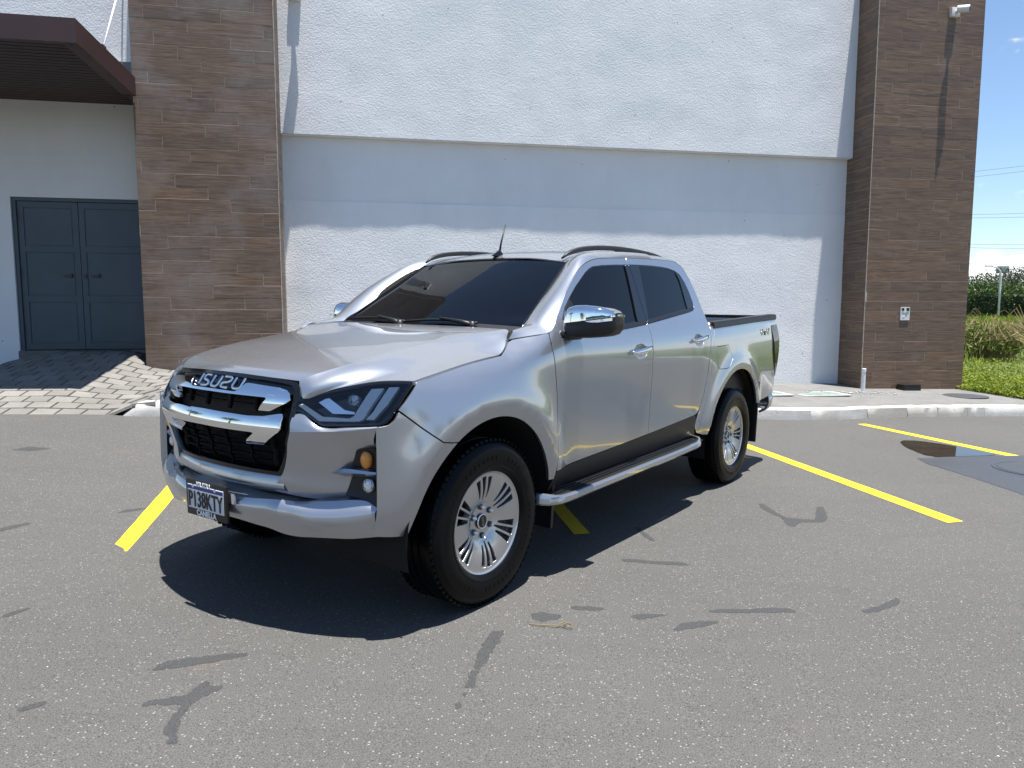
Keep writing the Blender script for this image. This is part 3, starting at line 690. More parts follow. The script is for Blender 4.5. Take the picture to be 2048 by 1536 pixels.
r_ = MB().lathe([(.0001, .006), (.30, .006), (.31, .002)], 40, 'Z').build('drain_cover', M['iron'], None, label='round iron cover in the sidewalk in front of the tiled pillar', cat='utility cover'); r_.location = wp(1.15, -.85, walkz(1.15, -.85) + .004)
# broken cement crumbs at the foot of the standpipe
cr_ = MB()
for i in range(70):
    a, b_ = -.5 + rnd.gauss(0, .35), -.5 + rnd.gauss(0, .12); s_ = rnd.uniform(.008, .035)
    cr_.box((*wp(a, b_)[:2], walkz(a, b_) + s_ * .15), (s_ * 1.4, s_, s_ * .5), Matrix.Rotation(rnd.uniform(0, 6), 3, 'Z'))
cr_.build('cement_crumbs', M['kerb'], None, label='pale broken cement crumbs round the standpipe', cat='rubble', kind='stuff')
# twig on the asphalt
tw = empty('twig', (.16, 2.975, hz(.16, 2.975))); tag(tw, 'dry straw coloured twig lying on the asphalt', 'twig')
MB().tube([(-.085, .012, .006), (-.02, -.004, .008), (.04, -.012, .010), (.09, -.015, .007)], [.0016, .0022, .002, .0014], 6).build('stem', M['dry'], tw, smooth=True)
for q in (((.03, -.011, .01), (.06, .012, .014), (.078, .02, .008)), ((.05, -.013, .01), (.075, .002, .016), (.09, .004, .007)), ((.06, -.014, .01), (.08, -.03, .012), (.095, -.028, .006))):
    MB().tube(q, [.0016, .0022, .003], 6).build('sprig', M['dry'], tw, smooth=True)
# ---------------------------------------------------------------- verge and planting to the right
def vz(a, b):
    return float(np.interp(a, [1.7, 3, 8], [.05, .05, -.02])) + .02 * max(0., b - .5) - .03 * max(0., -b - .6)
VA = [1.775, 1.95, 2.2, 2.6, 3.2, 4, 5.2, 7, 10, 14, 20, 30, 45, 70, 110]; VB = [0, .12, .25, .4, .6, .85, 1.]
rows = []
for a in VA:
    k = kb(min(a, 14)) + .134; bs = [k, k + .4, k + .9, -.2, .5, 1.2, 2.2, 3.5, 5.5, 8, 12, 18, 26, 40, 60, 90]
    rows.append([wp(a, b, vz(a, b) + rnd.uniform(-.015, .015)) for b in bs])
verge = MB().grid(rows, flip=False).build('verge', M['soil'], smooth=True, kind='structure', label='grassy ground beyond the tiled pillar')
def leaf_quad(mb, p, d, side, L, W):
    """pointed leaf of two tris pairs"""
    p = Vector(p); d = Vector(d).normalized(); s = Vector(side) - d * Vector(side).dot(d)
    s = s.normalized() if s.length > 1e-4 else Vector((1, 0, 0)); n = d.cross(s) * (W * .25)
    mb.add([p, p + d * L * .5 + s * W * .5 + n, p + d * L, p + d * L * .5 - s * W * .5 + n, p + d * L * .45], [(0, 1, 4), (1, 2, 4), (2, 3, 4), (3, 0, 4)])
def rvec(r, up=0.):
    while True:
        v = Vector((r.uniform(-1, 1), r.uniform(-1, 1), r.uniform(-1, 1)))
        if .05 < v.length < 1: v.normalize(); v.z += up; return v
# grass and low ground cover
gr = MB(); r = random.Random(5)
for i in range(22000):
    a = 1.80 + abs(r.gauss(0, 1.0)) ** 1.2 * 2.6; b = r.uniform(-1.6, 1.0) if r.random() < .5 else r.uniform(.5, 8.5)
    if a > 12 or b < kb(min(a, 14)) + .2: continue
    p = wp(a, b, vz(a, b)); h = r.uniform(.04, .12) * (1 + .05 * b)
    if r.random() < .55:
        an = r.uniform(0, 6.28); w_ = r.uniform(.004, .010) * (1 + .06 * max(b, 0)); l = Vector((r.gauss(0, .5), r.gauss(0, .5), 1)).normalized() * h
        s = Vector((math.cos(an) * w_, math.sin(an) * w_, 0)); q = Vector(p)
        gr.add([q - s, q + s, q + l * .6 + s * .6, q + l * .6 - s * .6, q + l * 1.0 + Vector((l.x, l.y, 0)) * .3], [(0, 1, 2, 3), (3, 2, 4)])
    else:
        for _ in range(2): leaf_quad(gr, (p[0] + r.uniform(-.03, .03), p[1] + r.uniform(-.03, .03), p[2] + h * r.uniform(.3, .8)), (r.uniform(-1, 1), r.uniform(-1, 1), r.uniform(.0, .5)), rvec(r), r.uniform(.04, .08) * (1 + .06 * max(b, 0)), r.uniform(.025, .05) * (1 + .06 * max(b, 0)))
gr.build('grass', M['grass'], None, label='bright green grass and ground cover beside the tiled pillar', cat='grass', kind='stuff')
gr = MB()
for i in range(6000):
    y = r.uniform(17, 58); x = y * r.uniform(.58, .76); h = r.uniform(.10, .28) * (y / 22) ** .5; p = Vector((x, y, vz((x - W0[0]) * AX + (y - W0[1]) * NX, -(x - W0[0]) * NX + (y - W0[1]) * AX)))
    w_ = .012 * y / 17; an = r.uniform(0, 6.28); s = Vector((math.cos(an) * w_, math.sin(an) * w_, 0)); l = Vector((r.gauss(0, .4), r.gauss(0, .4), 1)) * h
    gr.add([p - s, p + s, p + l], [(0, 1, 2)])
gr.build('rough_grass', M['grass'], None, label='long rough grass on the field behind the dry bush', cat='grass', kind='stuff')
# dry bush
db = empty('dry_bush', (12.15, 18.4, .28)); tag(db, 'half dead bush of tan arching stalks with some green leaves', 'bush')
st = MB(); lv = MB(); r = random.Random(9)
for i in range(300):
    an = r.uniform(0, 6.283); rad = r.uniform(0, .45); b0 = Vector((math.cos(an) * rad * 1.3, math.sin(an) * rad, -.12)); H_ = r.uniform(.45, 1.05); o_ = r.uniform(.2, .75)
    dx, dy = math.cos(an) * o_, math.sin(an) * o_; pts = [b0, b0 + Vector((dx * .25, dy * .25, H_ * .6)), b0 + Vector((dx * .7, dy * .7, H_ * .95)), b0 + Vector((dx * 1.25, dy * 1.25, H_ * .72))]
    st.tube(pts, [.009, .007, .005, .003], 3, cap=False)
    for k in range(3):
        q = pts[1 + k % 3]; leaf_quad(st, q + Vector((r.gauss(0, .05),) * 3), rvec(r, -.2), rvec(r), r.uniform(.08, .2), .02)
for i in range(2200):
    q = rvec(r); q = Vector((q.x * 1.0 - .25, q.y * .8, abs(q.z) * .72 + .05)) * r.uniform(.7, 1.0)
    leaf_quad(lv, q, rvec(r, .2), rvec(r), r.uniform(.06, .12), r.uniform(.03, .06))
st.build('dry_stalks', M['dry'], db); lv.build('leaves', M['weed'], db)
for i, (x, y, hgt) in enumerate(((13.6, 19.2, 1.4), (12.6, 20.4, 1.25))):
    s_ = MB()
    for k in range(14):
        an = r.uniform(0, 6.283); o_ = r.uniform(.15, .6); h_ = hgt * r.uniform(.6, 1)
        s_.tube([(0, 0, 0), (math.cos(an) * o_ * .3, math.sin(an) * o_ * .3, h_ * .7), (math.cos(an) * o_, math.sin(an) * o_, h_), (math.cos(an) * o_ * 1.5, math.sin(an) * o_ * 1.5, h_ * .85)], [.008, .006, .005, .003], 3, cap=False)
    o = s_.build('dry_grass_clump', M['dry'], None, label='tall clump of dry arching grass stalks behind the half dead bush', cat='grass clump', group='dry grass clumps'); o.location = (x, y, .28)
# foliage masses
def crown(mb, r, c, rx, ry, rz, n, ls, clump=9, wr=.55):
    for i in range(n // clump):
        v = rvec(r); rad = r.uniform(.55, 1.0) ** .5; q = Vector((c[0] + v.x * rx * rad, c[1] + v.y * ry * rad, c[2] + v.z * rz * rad)); cs = ls * 1.6
        for k in range(clump):
            p = q + Vector((r.gauss(0, cs), r.gauss(0, cs), r.gauss(0, cs * .8))); leaf_quad(mb, p, rvec(r, -.1), rvec(r, .2), ls * r.uniform(.6, 1.25), ls * wr * r.uniform(.7, 1.2))
def limbs(base, tip, r, rad=.12, n=6, spread=1.2):
    t = MB(); b0 = Vector(base); t0 = Vector(tip); t.tube([b0, b0.lerp(t0, .5) + Vector((r.uniform(-.1, .1), r.uniform(-.1, .1), 0)), t0], [rad, rad * .75, rad * .35], 8)
    for i in range(n):
        s = b0.lerp(t0, r.uniform(.45, .95)); v = rvec(r, .5) * spread; t.tube([s, s + v * .5, s + v], [rad * .4, rad * .28, rad * .1], 5)
    return t
def tree(name, x, y, z, h, rx, ry, rz, n, ls, mat, label, group=None, seed=1, cat='tree', lobes=5):
    r = random.Random(seed); root = empty(name, (x, y, z)); tag(root, label, cat, group)
    limbs((0, 0, -.2), (0, 0, h - rz * .6), r, .035 * h, 7, rx * .6).build('trunk', M['bark'], root, smooth=True)
    mb = MB()
    for k in range(lobes):
        v = rvec(r); f = .55; crown(mb, r, (v.x * rx * .5, v.y * ry * .5, h - rz + v.z * rz * .45), rx * f, ry * f, rz * f, n // lobes, ls)
    mb.build('crown', mat, root); return root
# clipped hedge (in front) and the taller broad-leaved trees above it
hd = empty('clipped_hedge', (40, 58, .9)); tag(hd, 'long dark green clipped hedge below the broad leaved trees', 'hedge')
mb = MB(); r = random.Random(21)
for i in range(9000):
    x = r.uniform(-9, 11); u_ = r.random(); yy = r.uniform(-.9, .9); zz = r.uniform(-.2, 1.75)
    if u_ < .6: yy = -.9 + abs(r.gauss(0, .1))
    elif u_ < .85: zz = 1.75 - abs(r.gauss(0, .12))
    leaf_quad(mb, (x, yy + x * .05, zz + .08 * math.sin(x * 1.7)), rvec(r), rvec(r), r.uniform(.12, .22), r.uniform(.07, .12))
mb.build('leaves', M['leaf_dark'], hd); hb = MB()
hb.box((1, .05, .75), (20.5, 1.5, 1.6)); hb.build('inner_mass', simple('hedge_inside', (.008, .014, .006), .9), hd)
for i, (x, y) in enumerate(((36.5, 60.5), (39.2, 61), (41.6, 60.6), (44.2, 61), (47, 60.7), (33.6, 61))):
    tree('broadleaf_tree', x, y, 1.0, 3.1 + .35 * ((i * 7) % 3 - 1) * .5, 1.75, 1.4, 1.25, 1300, .27, M['leaf_mid'], 'glossy broad leaved tree standing behind the clipped hedge', 'trees behind the clipped hedge', 40 + i)
for i, (x, y, h) in enumerate(((88, 130, 7.0), (94, 131, 7.9), (80, 128, 6.3), (101, 132, 7.4))):
    tree('distant_tree', x, y, 1.5, h, 4.2, 3.5, 2.3, 1500, .5, M['leaf_far'], 'feathery distant tree on the skyline beyond the hedge', 'distant trees on the skyline', 60 + i)
tk = empty('water_tank', (89.5, 133.5, .6)); tag(tk, 'pale green water tank standing above the distant trees', 'water tank')
MB().lathe([(.001, 8.9), (.9, 8.85), (1.0, 8.7), (1.0, 7.6), (.001, 7.6)], 20, 'Z').build('tank', M['green_cover'], tk, smooth=True, sharp=40)
for sx, sy in ((-.7, -.7), (.7, -.7), (.7, .7), (-.7, .7)): MB().tube([(sx, sy, -.5), (sx, sy, 7.65)], .08, 6).build('leg', M['galv'], tk)
# street lamp
sl = empty('street_lamp', (38.1, 57.0, .8)); tag(sl, 'pale grey street lamp with a curved arm in front of the hedge', 'street lamp')
MB().tube([(0, 0, -.1), (0, 0, 2.2), (0, 0, 3.3), (-.1, -.02, 3.65), (-.4, -.05, 3.9), (-.85, -.1, 4.0)], [.10, .085, .075, .065, .055, .045], 8).build('pole', M['white_metal'], sl, smooth=True)
MB().box((-1.05, -.12, 4.0), (.55, .2, .10), None, .02).build('lamp_head', M['white_metal'], sl)
# overhead wires
WL = ['thin black power line, the highest of those crossing the sky', 'thin black power line hung just below the highest one', 'upper line of the middle pair of black power lines', 'lower line of the middle pair of black power lines', 'upper line of the low pair of black power lines over the clouds', 'lower line of the low pair of black power lines over the clouds', 'thin black power line, the lowest, just above the hedge trees']
for i, (z0, z1, d) in enumerate(((14.2, 15.6, 70), (13.7, 15.1, 70), (10.6, 10.9, 72), (10.3, 10.5, 72), (8.05, 7.9, 74), (7.75, 7.5, 74), (6.35, 6.0, 76))):
    x0, x1 = 20., 75.; pts = [(x0 + (x1 - x0) * t, d, z0 + (z1 - z0) * ((x0 + (x1 - x0) * t) - 42) / 12. - .6 * math.sin(math.pi * t) + .6) for t in np.linspace(0, 1, 9)]
    MB().tube(pts, .013, 4).build('overhead_wire', M['black_plastic'], None, label=WL[i], cat='power line', group='overhead power lines')
# things across the lot, seen only as reflections in the paint, glass and chrome
M['green_sheet'] = simple('green_sheet_metal', (.02, .16, .06), .5, var=.1)
ow = empty('warehouse', (-8, -34, hz(-8, -34))); tag(ow, 'low green and white warehouse across the lot', 'building')
MB().box((0, 0, 1.6), (46, 10, 3.2)).build('wall', M['plaster'], ow); MB().box((0, 0, 3.9), (46.6, 10.6, 1.4)).build('fascia', M['green_sheet'], ow)
for k in range(5): MB().box((-18 + k * 9, 5.03, 1.4), (4, .06, 2.8)).build('shutter', M['galv'], ow)
for i, (x, y, h) in enumerate(((-22, -14, 6.5), (-27, -2, 7.2), (-25, 9, 6.2), (20, -16, 7.0), (27, -9, 6.4), (25, -1, 6.8), (12, -22, 6.5))):
    tree('lot_tree', x, y, hz(x, y), h, 2.9, 2.9, 2.1, 900, .42, M['leaf_mid'], 'round leafy tree at the edge of the parking lot', 'trees round the parking lot', 80 + i)
TRUCK_R = ((-0.59786, 0.801369, 0.019274), (-0.801518, -0.597971, -1.9e-05), (0.01151, -0.015459, 0.999814)); TRUCK_T = (-0.8334, 3.7426, 0.0159)
# ---------------------------------------------------------------- pickup truck: surfaces
def pchip(xs, ys):
    xs=np.asarray(xs,float); ys=np.asarray(ys,float)
    h=np.diff(xs); d=np.diff(ys)/h; n=len(xs); m=np.zeros(n)
    for i in range(1,n-1):
        if d[i-1]*d[i]>0:
            w1=2*h[i]+h[i-1]; w2=h[i]+2*h[i-1]; m[i]=(w1+w2)/(w1/d[i-1]+w2/d[i])
    m[0]=d[0]; m[-1]=d[-1]
    def f(x):
        x=np.asarray(x,float); i=np.clip(np.searchsorted(xs,x)-1,0,n-2)
        t=(x-xs[i])/h[i]; t2=t*t; t3=t2*t
        return (2*t3-3*t2+1)*ys[i]+(t3-2*t2+t)*h[i]*m[i]+(-2*t3+3*t2)*ys[i+1]+(t3-t2)*h[i]*m[i+1]
    return f
ZK=[.36,.42,.48,.56,.66,.78,.90,1.00,1.06,1.10,1.14,1.18,1.22,1.26,1.30,1.40,1.50,1.60,1.68,1.76]
G=[.852,.812,.772,.730,.692,.650]
SX={ # x: y at ZK
 .66:[.70,.715,.728,.740,.750,.755,.755,.74,.71,.68,.65,.62,.59,.56]+[.53,.5,.45,.4,.35,.3],
 .62:[.745,.765,.780,.792,.800,.805,.805,.79,.76,.73,.70,.67,.64,.61]+[.58,.53,.48,.44,.4,.35],
 .53:[.800,.822,.838,.852,.862,.868,.868,.85,.822,.79,.755,.72,.68,.645]+[.61,.55,.5,.45,.4,.35],
 .45:[.825,.850,.868,.882,.890,.896,.897,.882,.853,.822,.787,.75,.71,.67]+[.63,.57,.5,.45,.4,.35],
 .30:[.83,.855,.875,.892,.905,.914,.918,.906,.875,.845,.81,.77,.73,.69]+[.65,.58,.5,.45,.4,.35],
 .10:[.835,.86,.88,.895,.908,.916,.921,.915,.896,.866,.825,.785,.745,.705]+[.66,.59,.5,.45,.4,.35],
 -.14:[.838,.862,.880,.893,.903,.912,.919,.917,.907,.886,.846,.805,.765,.725]+[.68,.6,.5,.45,.4,.35],
 -.30:[.84,.863,.880,.892,.900,.909,.917,.917,.913,.904,.884,.845,.80,.755]+[.71,.65,.6,.55,.5,.45],
 -.42:[.84,.864,.880,.891,.898,.907,.915,.916,.915,.911,.901,.880,.846,.805]+[.77,.72,.67,.63,.59,.55],
 -.54:[.84,.864,.879,.890,.895,.901,.909,.914,.916,.914,.909,.899,.882,.858]+[.835,.79,.75,.71,.67,.63],
 -.70:[.84,.864,.878,.890,.894,.899,.907,.914,.916,.916,.912,.903,.890,.872]+G,
 -1.6:[.84,.864,.878,.890,.894,.899,.907,.914,.917,.917,.913,.904,.891,.873]+G,
 -2.4:[.84,.864,.878,.890,.894,.900,.908,.914,.917,.917,.913,.905,.892,.874]+G,
 -2.68:[.84,.864,.880,.890,.896,.903,.909,.913,.914,.913,.909,.902,.890,.874]+G,
 -3.1:[.84,.864,.880,.888,.894,.902,.908,.911,.911,.909,.905,.898,.889,.878]+[.866,.82,.78,.74,.70,.66],
 -3.8:[.84,.864,.878,.886,.892,.898,.904,.906,.906,.905,.902,.896,.888,.879]+[.869,.82,.78,.74,.70,.66],
 -4.15:[.83,.852,.866,.874,.880,.886,.892,.895,.896,.896,.894,.889,.882,.874]+[.865,.82,.78,.74,.70,.66],
 -4.32:[.81,.832,.846,.854,.860,.866,.872,.876,.878,.879,.878,.874,.868,.861]+[.853,.82,.78,.74,.70,.66],
}
def _mk():
    xs=sorted(SX); zg=np.arange(.36,1.7601,.005); xg=np.arange(-4.32,.6601,.01)
    rows=np.array([pchip(ZK,SX[x])(zg) for x in xs])
    Yg=np.array([pchip(xs,rows[:,j])(xg) for j in range(len(zg))]).T
    for ax,n in ((0,4),(1,3)):   # soften
        for _ in range(n):
            p=np.pad(Yg,[(1,1) if a==ax else (0,0) for a in (0,1)],mode='reflect',reflect_type='odd')
            Yg=(p[:-2]+2*p[1:-1]+p[2:])/4 if ax==0 else (p[:,:-2]+2*p[:,1:-1]+p[:,2:])/4
    return xg,zg,Yg
XG,ZG,YG=_mk()
def _cr(t): return (-.5*t+t*t-.5*t**3, 1-2.5*t*t+1.5*t**3, .5*t+2*t*t-1.5*t**3, -.5*t*t+.5*t**3)
def sbase(x,z):
    fx=(x-XG[0])/.01; fz=(z-ZG[0])/.005
    i=int(min(max(math.floor(fx),1),len(XG)-3)); j=int(min(max(math.floor(fz),1),len(ZG)-3))
    a=_cr(min(max(fx-i,-.5),1.5)); b=_cr(min(max(fz-j,-.5),1.5)); s=0
    for p in range(4):
        for q in range(4): s+=a[p]*b[q]*YG[i-1+p,j-1+q]
    return s
WZ=.387; WB=-3.125
def sm(a,b,x):
    t=min(max((x-a)/(b-a),0),1); return t*t*(3-2*t)
def flare(x,z):
    d=0.
    for cx,ro,rb,am,w in ((0.,.485,.548,.034,.10),(WB,.530,.562,.036,.09)):
        r=math.hypot(x-cx,z-WZ)
        if r<rb+2.6*w:
            up=sm(.30,.55,z)
            if r>=rb: g=math.exp(-((r-rb)/w)**2)
            else: g=1-.40*((rb-r)/(rb-ro))**1.0*.6
            d=max(d,am*g*(.35+.65*up))
    return d
def S(x,z): return sbase(x,z)+flare(x,z)
_scache = {}
def SS(x, z):
    k = (round(x, 4), round(z, 4))
    v = _scache.get(k)
    if v is None: v = _scache[k] = S(x, z)
    return v
XC = pchip([.38, .47, .55, .60, .65, .70, .76, .80, .84, .88, .92, .95, 1.01, 1.04, 1.055, 1.12], [.77, .80, .805, .785, .78, .79, .80, .816, .817, .815, .803, .797, .772, .747, .735, .66])
def FG(y, z): return float(XC(min(max(z, .38), 1.12))) - .34 * y * y          # surface of the nose
FB = FG

# paint and trim
def paint_mat():
    """silver: clear-coated sharp lobe plus a broad metal-flake lobe"""
    m, t, b = new_mat('silver_metallic_paint')
    tcn = node(t, 'TexCoord'); v = node(t, 'TexVoronoi', Scale=1400.); t.links.new(tcn.outputs['Object'], v.inputs['Vector'])
    c = mixc(t, ramp(t, v.outputs['Distance'], .2, .8), (.345, .362, .392), (.42, .438, .468)); t.links.new(c, b.inputs['Base Color'])
    b.inputs['Metallic'].default_value = .95; b.inputs['Roughness'].default_value = .19
    f = node(t, 'BsdfPrincipled'); t.links.new(c, f.inputs['Base Color']); f.inputs['Metallic'].default_value = .80; f.inputs['Roughness'].default_value = .48
    for q in (b, f):
        q.inputs['Coat Weight'].default_value = 1.0; q.inputs['Coat Roughness'].default_value = .015; q.inputs['Coat IOR'].default_value = 1.5
    mx_ = node(t, 'MixShader'); mx_.inputs[0].default_value = .46; t.links.new(b.outputs[0], mx_.inputs[1]); t.links.new(f.outputs[0], mx_.inputs[2]); t.links.new(mx_.outputs[0], t.nodes['Material Output'].inputs[0])
    return m
M['paint'] = paint_mat()
M['chrome'] = simple('chrome', (.78, .79, .80), .04, metal=1.0)
M['satin'] = simple('satin_silver_plastic', (.50, .51, .52), .35, metal=.6, coat=.4)
M['gloss_black'] = simple('gloss_black', (.004, .004, .0045), .10, spec=.5)
M['trim_black'] = simple('textured_black_trim', (.006, .006, .0065), .48, bump=.06, bscale=400)
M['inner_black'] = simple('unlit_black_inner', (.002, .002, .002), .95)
M['glass'] = simple('tinted_glass', (.002, .0025, .0035), .01, spec=.20)
M['rubber'] = simple('tyre_rubber', (.003, .003, .0034), .36, spec=.14, var=.15, vscale=20, bump=.08, bscale=120)
M['alloy'] = simple('alloy_silver', (.50, .505, .51), .30, metal=.85, coat=.5)
M['alloy_dark'] = simple('alloy_pocket', (.09, .09, .095), .5, metal=.6)
M['steel'] = simple('brake_steel', (.20, .19, .18), .5, metal=.8, var=.2)
M['grille_black'] = simple('grille_black', (.003, .003, .003), .6, spec=.15)
M['red_lens'] = simple('smoked_red_lens', (.12, .010, .008), .08, coat=1.)
M['amber'] = simple('amber_lens', (.75, .26, .01), .15, coat=1., bump=.5, bscale=140)
M['lamp'] = simple('faceted_lamp', (.75, .76, .78), .12, metal=.8, bump=.8, bscale=90)
M['drl'] = simple('light_guide', (.93, .94, .95), .4, spec=.4)
M['plate_white'] = simple('plate_white', (.62, .65, .68), .35, var=.04)
M['plate_blue'] = simple('plate_blue', (.03, .06, .22), .4)
M['ink'] = simple('black_ink', (.012, .012, .013), .5)
M['print_white'] = simple('white_print', (.78, .78, .78), .5)
def lens_mat():
    m, t, b = new_mat('clear_lens'); t.nodes.remove(b)
    gl = node(t, 'BsdfGlossy'); gl.inputs['Roughness'].default_value = .01; gl.inputs['Color'].default_value = (1, 1, 1, 1)
    tr = node(t, 'BsdfTransparent'); tr.inputs[0].default_value = (.93, .95, .96, 1); fz = node(t, 'Fresnel', IOR=1.5); mx_ = node(t, 'MixShader')
    t.links.new(fz.outputs[0], mx_.inputs[0]); t.links.new(tr.outputs[0], mx_.inputs[1]); t.links.new(gl.outputs[0], mx_.inputs[2]); t.links.new(mx_.outputs[0], t.nodes['Material Output'].inputs[0])
    return m
M['lens'] = lens_mat()

# ---------------------------------------------------------------- panel tools
def finish(name, V3, N3_, F, mat, parent, depth, mirror=False, lip=.0):
    """adds a returned edge of the given depth, custom normals, optional mirror in y"""
    V3 = [Vector(v) for v in V3]; N3_ = [Vector(n).normalized() for n in N3_]; F = [tuple(map(int, f)) for f in F]
    verts = list(V3); nor = list(N3_); faces = list(F)
    if depth > 0:
        cnt = {}
        for f in F:
            for i in range(len(f)):
                a, b = f[i], f[(i + 1) % len(f)]; cnt[(a, b)] = cnt.get((a, b), 0) + 1
        bd = [(a, b) for (a, b) in cnt if (b, a) not in cnt]; side = {}
        for a, b in bd:
            t = (V3[b] - V3[a]); n = (N3_[a] + N3_[b]); o = t.cross(n)
            for q in (a, b): side[q] = side.get(q, Vector()) + (o.normalized() if o.length > 1e-9 else Vector())
        idx = {}
        for q, o in side.items():
            o = o.normalized() if o.length > 1e-6 else N3_[q]
            idx[q] = len(verts); verts += [V3[q], V3[q] - N3_[q] * depth * .25 + o * 0, V3[q] - N3_[q] * depth]; nor += [(N3_[q] + o).normalized(), o, o]
        for a, b in bd:
            i, j = idx[a], idx[b]
            faces += [(b, a, i, j)] if False else []
            faces += [(j, i, i + 1, j + 1), (j + 1, i + 1, i + 2, j + 2)]
    if mirror:
        verts = [Vector((v.x, -v.y, v.z)) for v in verts]; nor = [Vector((n.x, -n.y, n.z)) for n in nor]; faces = [f[::-1] for f in faces]
    return mk(name, verts, faces, mat, parent, True, nor)
def surf_panel(name, outer, surf, mat, parent, holes=(), sp=.035, depth=.014, mirror=False, outward=None, es=.02, off=0.):
    """panel cut out of a surface: surf(u,v) -> xyz ; outward = rough outward direction"""
    outer = refine(outer, es); holes = [refine(h, es) for h in holes]
    V, F = tri_fill(outer, holes, sp); e = .004; P = []; N_ = []; ow_ = Vector(outward)
    for u, v in V:
        p = Vector(surf(u, v)); du = Vector(surf(u + e, v)) - Vector(surf(u - e, v)); dv = Vector(surf(u, v + e)) - Vector(surf(u, v - e))
        n = du.cross(dv); n = n.normalized() if n.length > 1e-12 else ow_
        if n.dot(ow_) < 0: n = -n
        P.append(p + n * off); N_.append(n)
    f0 = F[len(F) // 2]; tn = (P[f0[1]] - P[f0[0]]).cross(P[f0[2]] - P[f0[0]])
    if tn.dot(N_[f0[0]]) < 0: F = F[:, ::-1]
    return finish(name, P, N_, F, mat, parent, depth, mirror)
def side_surf(x, z): return (x, SS(x, z), z)
def side_panel(name, outer, mat, parent, mirror=False, **k): return surf_panel(name, outer, side_surf, mat, parent, mirror=mirror, outward=(0, 1, .2), **k)
def spline(pts, n, cr=None):
    """smooth curve through 3-D points, n samples, even in chord length"""
    P = np.array(pts, float); d = np.r_[0, np.cumsum(np.linalg.norm(np.diff(P, axis=0), axis=1))]; d /= d[-1]
    return cubic(d, P, np.linspace(0, 1, n))
def cubic(t, P, q):
    n = len(t); h = np.diff(t); s = np.diff(P, axis=0) / h[:, None]; m_ = np.zeros_like(P)
    if n == 2: m_[:] = s[0]
    else:
        for i in range(1, n - 1): m_[i] = (s[i - 1] * h[i] + s[i] * h[i - 1]) / (h[i] + h[i - 1])
        m_[0] = 1.5 * s[0] - .5 * m_[1]; m_[-1] = 1.5 * s[-1] - .5 * m_[-2]
    i = np.clip(np.searchsorted(t, q, side='right') - 1, 0, n - 2); u = ((q - t[i]) / h[i])[:, None]; H_ = h[i][:, None]
    return (2 * u ** 3 - 3 * u ** 2 + 1) * P[i] + (u ** 3 - 2 * u ** 2 + u) * H_ * m_[i] + (-2 * u ** 3 + 3 * u ** 2) * P[i + 1] + (u ** 3 - u ** 2) * H_ * m_[i + 1]
def loft_grid(curves, nu, nv, sym=False, splits=()):
    """curves (columns) -> grid [nu][cols]; sym: first column lies on y=0 and the sheet is mirrored; splits: column ids that stay sharp"""
    C = [spline(c, nu) for c in curves]; K = len(C); bnd = [0] + list(splits) + [K - 1]; rows = []
    for i in range(nu):
        P = np.array([c[i] for c in C]); out_ = []
        for a, b in zip(bnd[:-1], bnd[1:]):
            seg = P[a:b + 1]
            if sym and a == 0: seg = np.vstack([seg[1] * [1, -1, 1], seg])
            d = np.r_[0, np.cumsum(np.linalg.norm(np.diff(seg, axis=0), axis=1) + 1e-6)]
            q0 = d[1] if (sym and a == 0) else 0.; q = np.linspace(q0, d[-1], nv * (b - a) + 1); r_ = cubic(d, seg, q)
            out_ += list(r_ if a == 0 else r_[1:])
        rows.append(out_)
    return np.array(rows)
def sheet(name, G3, mat, parent, outward, depth=.014, mirror=False, sym=False, crease=(), both=False):
    """mesh from a grid with smooth normals; sym adds the mirrored half"""
    G3 = np.array(G3, float)
    if sym:
        L = G3[:, 1:][:, ::-1] * [1, -1, 1]; k0 = L.shape[1]; G3 = np.concatenate([L, G3], 1); crease = [k0 + c for c in crease] + [k0 - c for c in crease]
    nu, nv = G3.shape[:2]; blocks = []; last = 0
    for c in sorted(set(crease)) + [nv - 1]:
        blocks.append((last, c)); last = c
    V = []; N_ = []; F = []; ow_ = np.array(outward, float)
    for a, b in blocks:
        B = G3[:, a:b + 1]; du = np.gradient(B, axis=0); dv = np.gradient(B, axis=1); n = np.cross(du, dv); n /= np.linalg.norm(n, axis=2, keepdims=True) + 1e-12
        if (n.reshape(-1, 3) @ ow_).sum() < 0: n = -n
        k = len(V); w_ = b - a + 1; V += [tuple(p) for p in B.reshape(-1, 3)]; N_ += [tuple(p) for p in n.reshape(-1, 3)]
        fl = None
        for i in range(nu - 1):
            for j in range(w_ - 1):
                q = (k + i * w_ + j, k + i * w_ + j + 1, k + (i + 1) * w_ + j + 1, k + (i + 1) * w_ + j)
                if fl is None:
                    A = Vector(V[q[0]]); tn = (Vector(V[q[2]]) - A).cross(Vector(V[q[3]]) - Vector(V[q[1]])); fl = tn.dot(Vector(N_[q[0]])) < 0
                F.append(q[::-1] if fl else q)
    # flange only round the true outline
    if depth > 0 and len(blocks) > 1:
        key = {}; 
        idx = []
        for i in range(nu):
            pass
        return finish_blocks(name, V, N_, F, nu, blocks, mat, parent, depth, mirror)
    return finish(name, V, N_, F, mat, parent, depth, mirror)
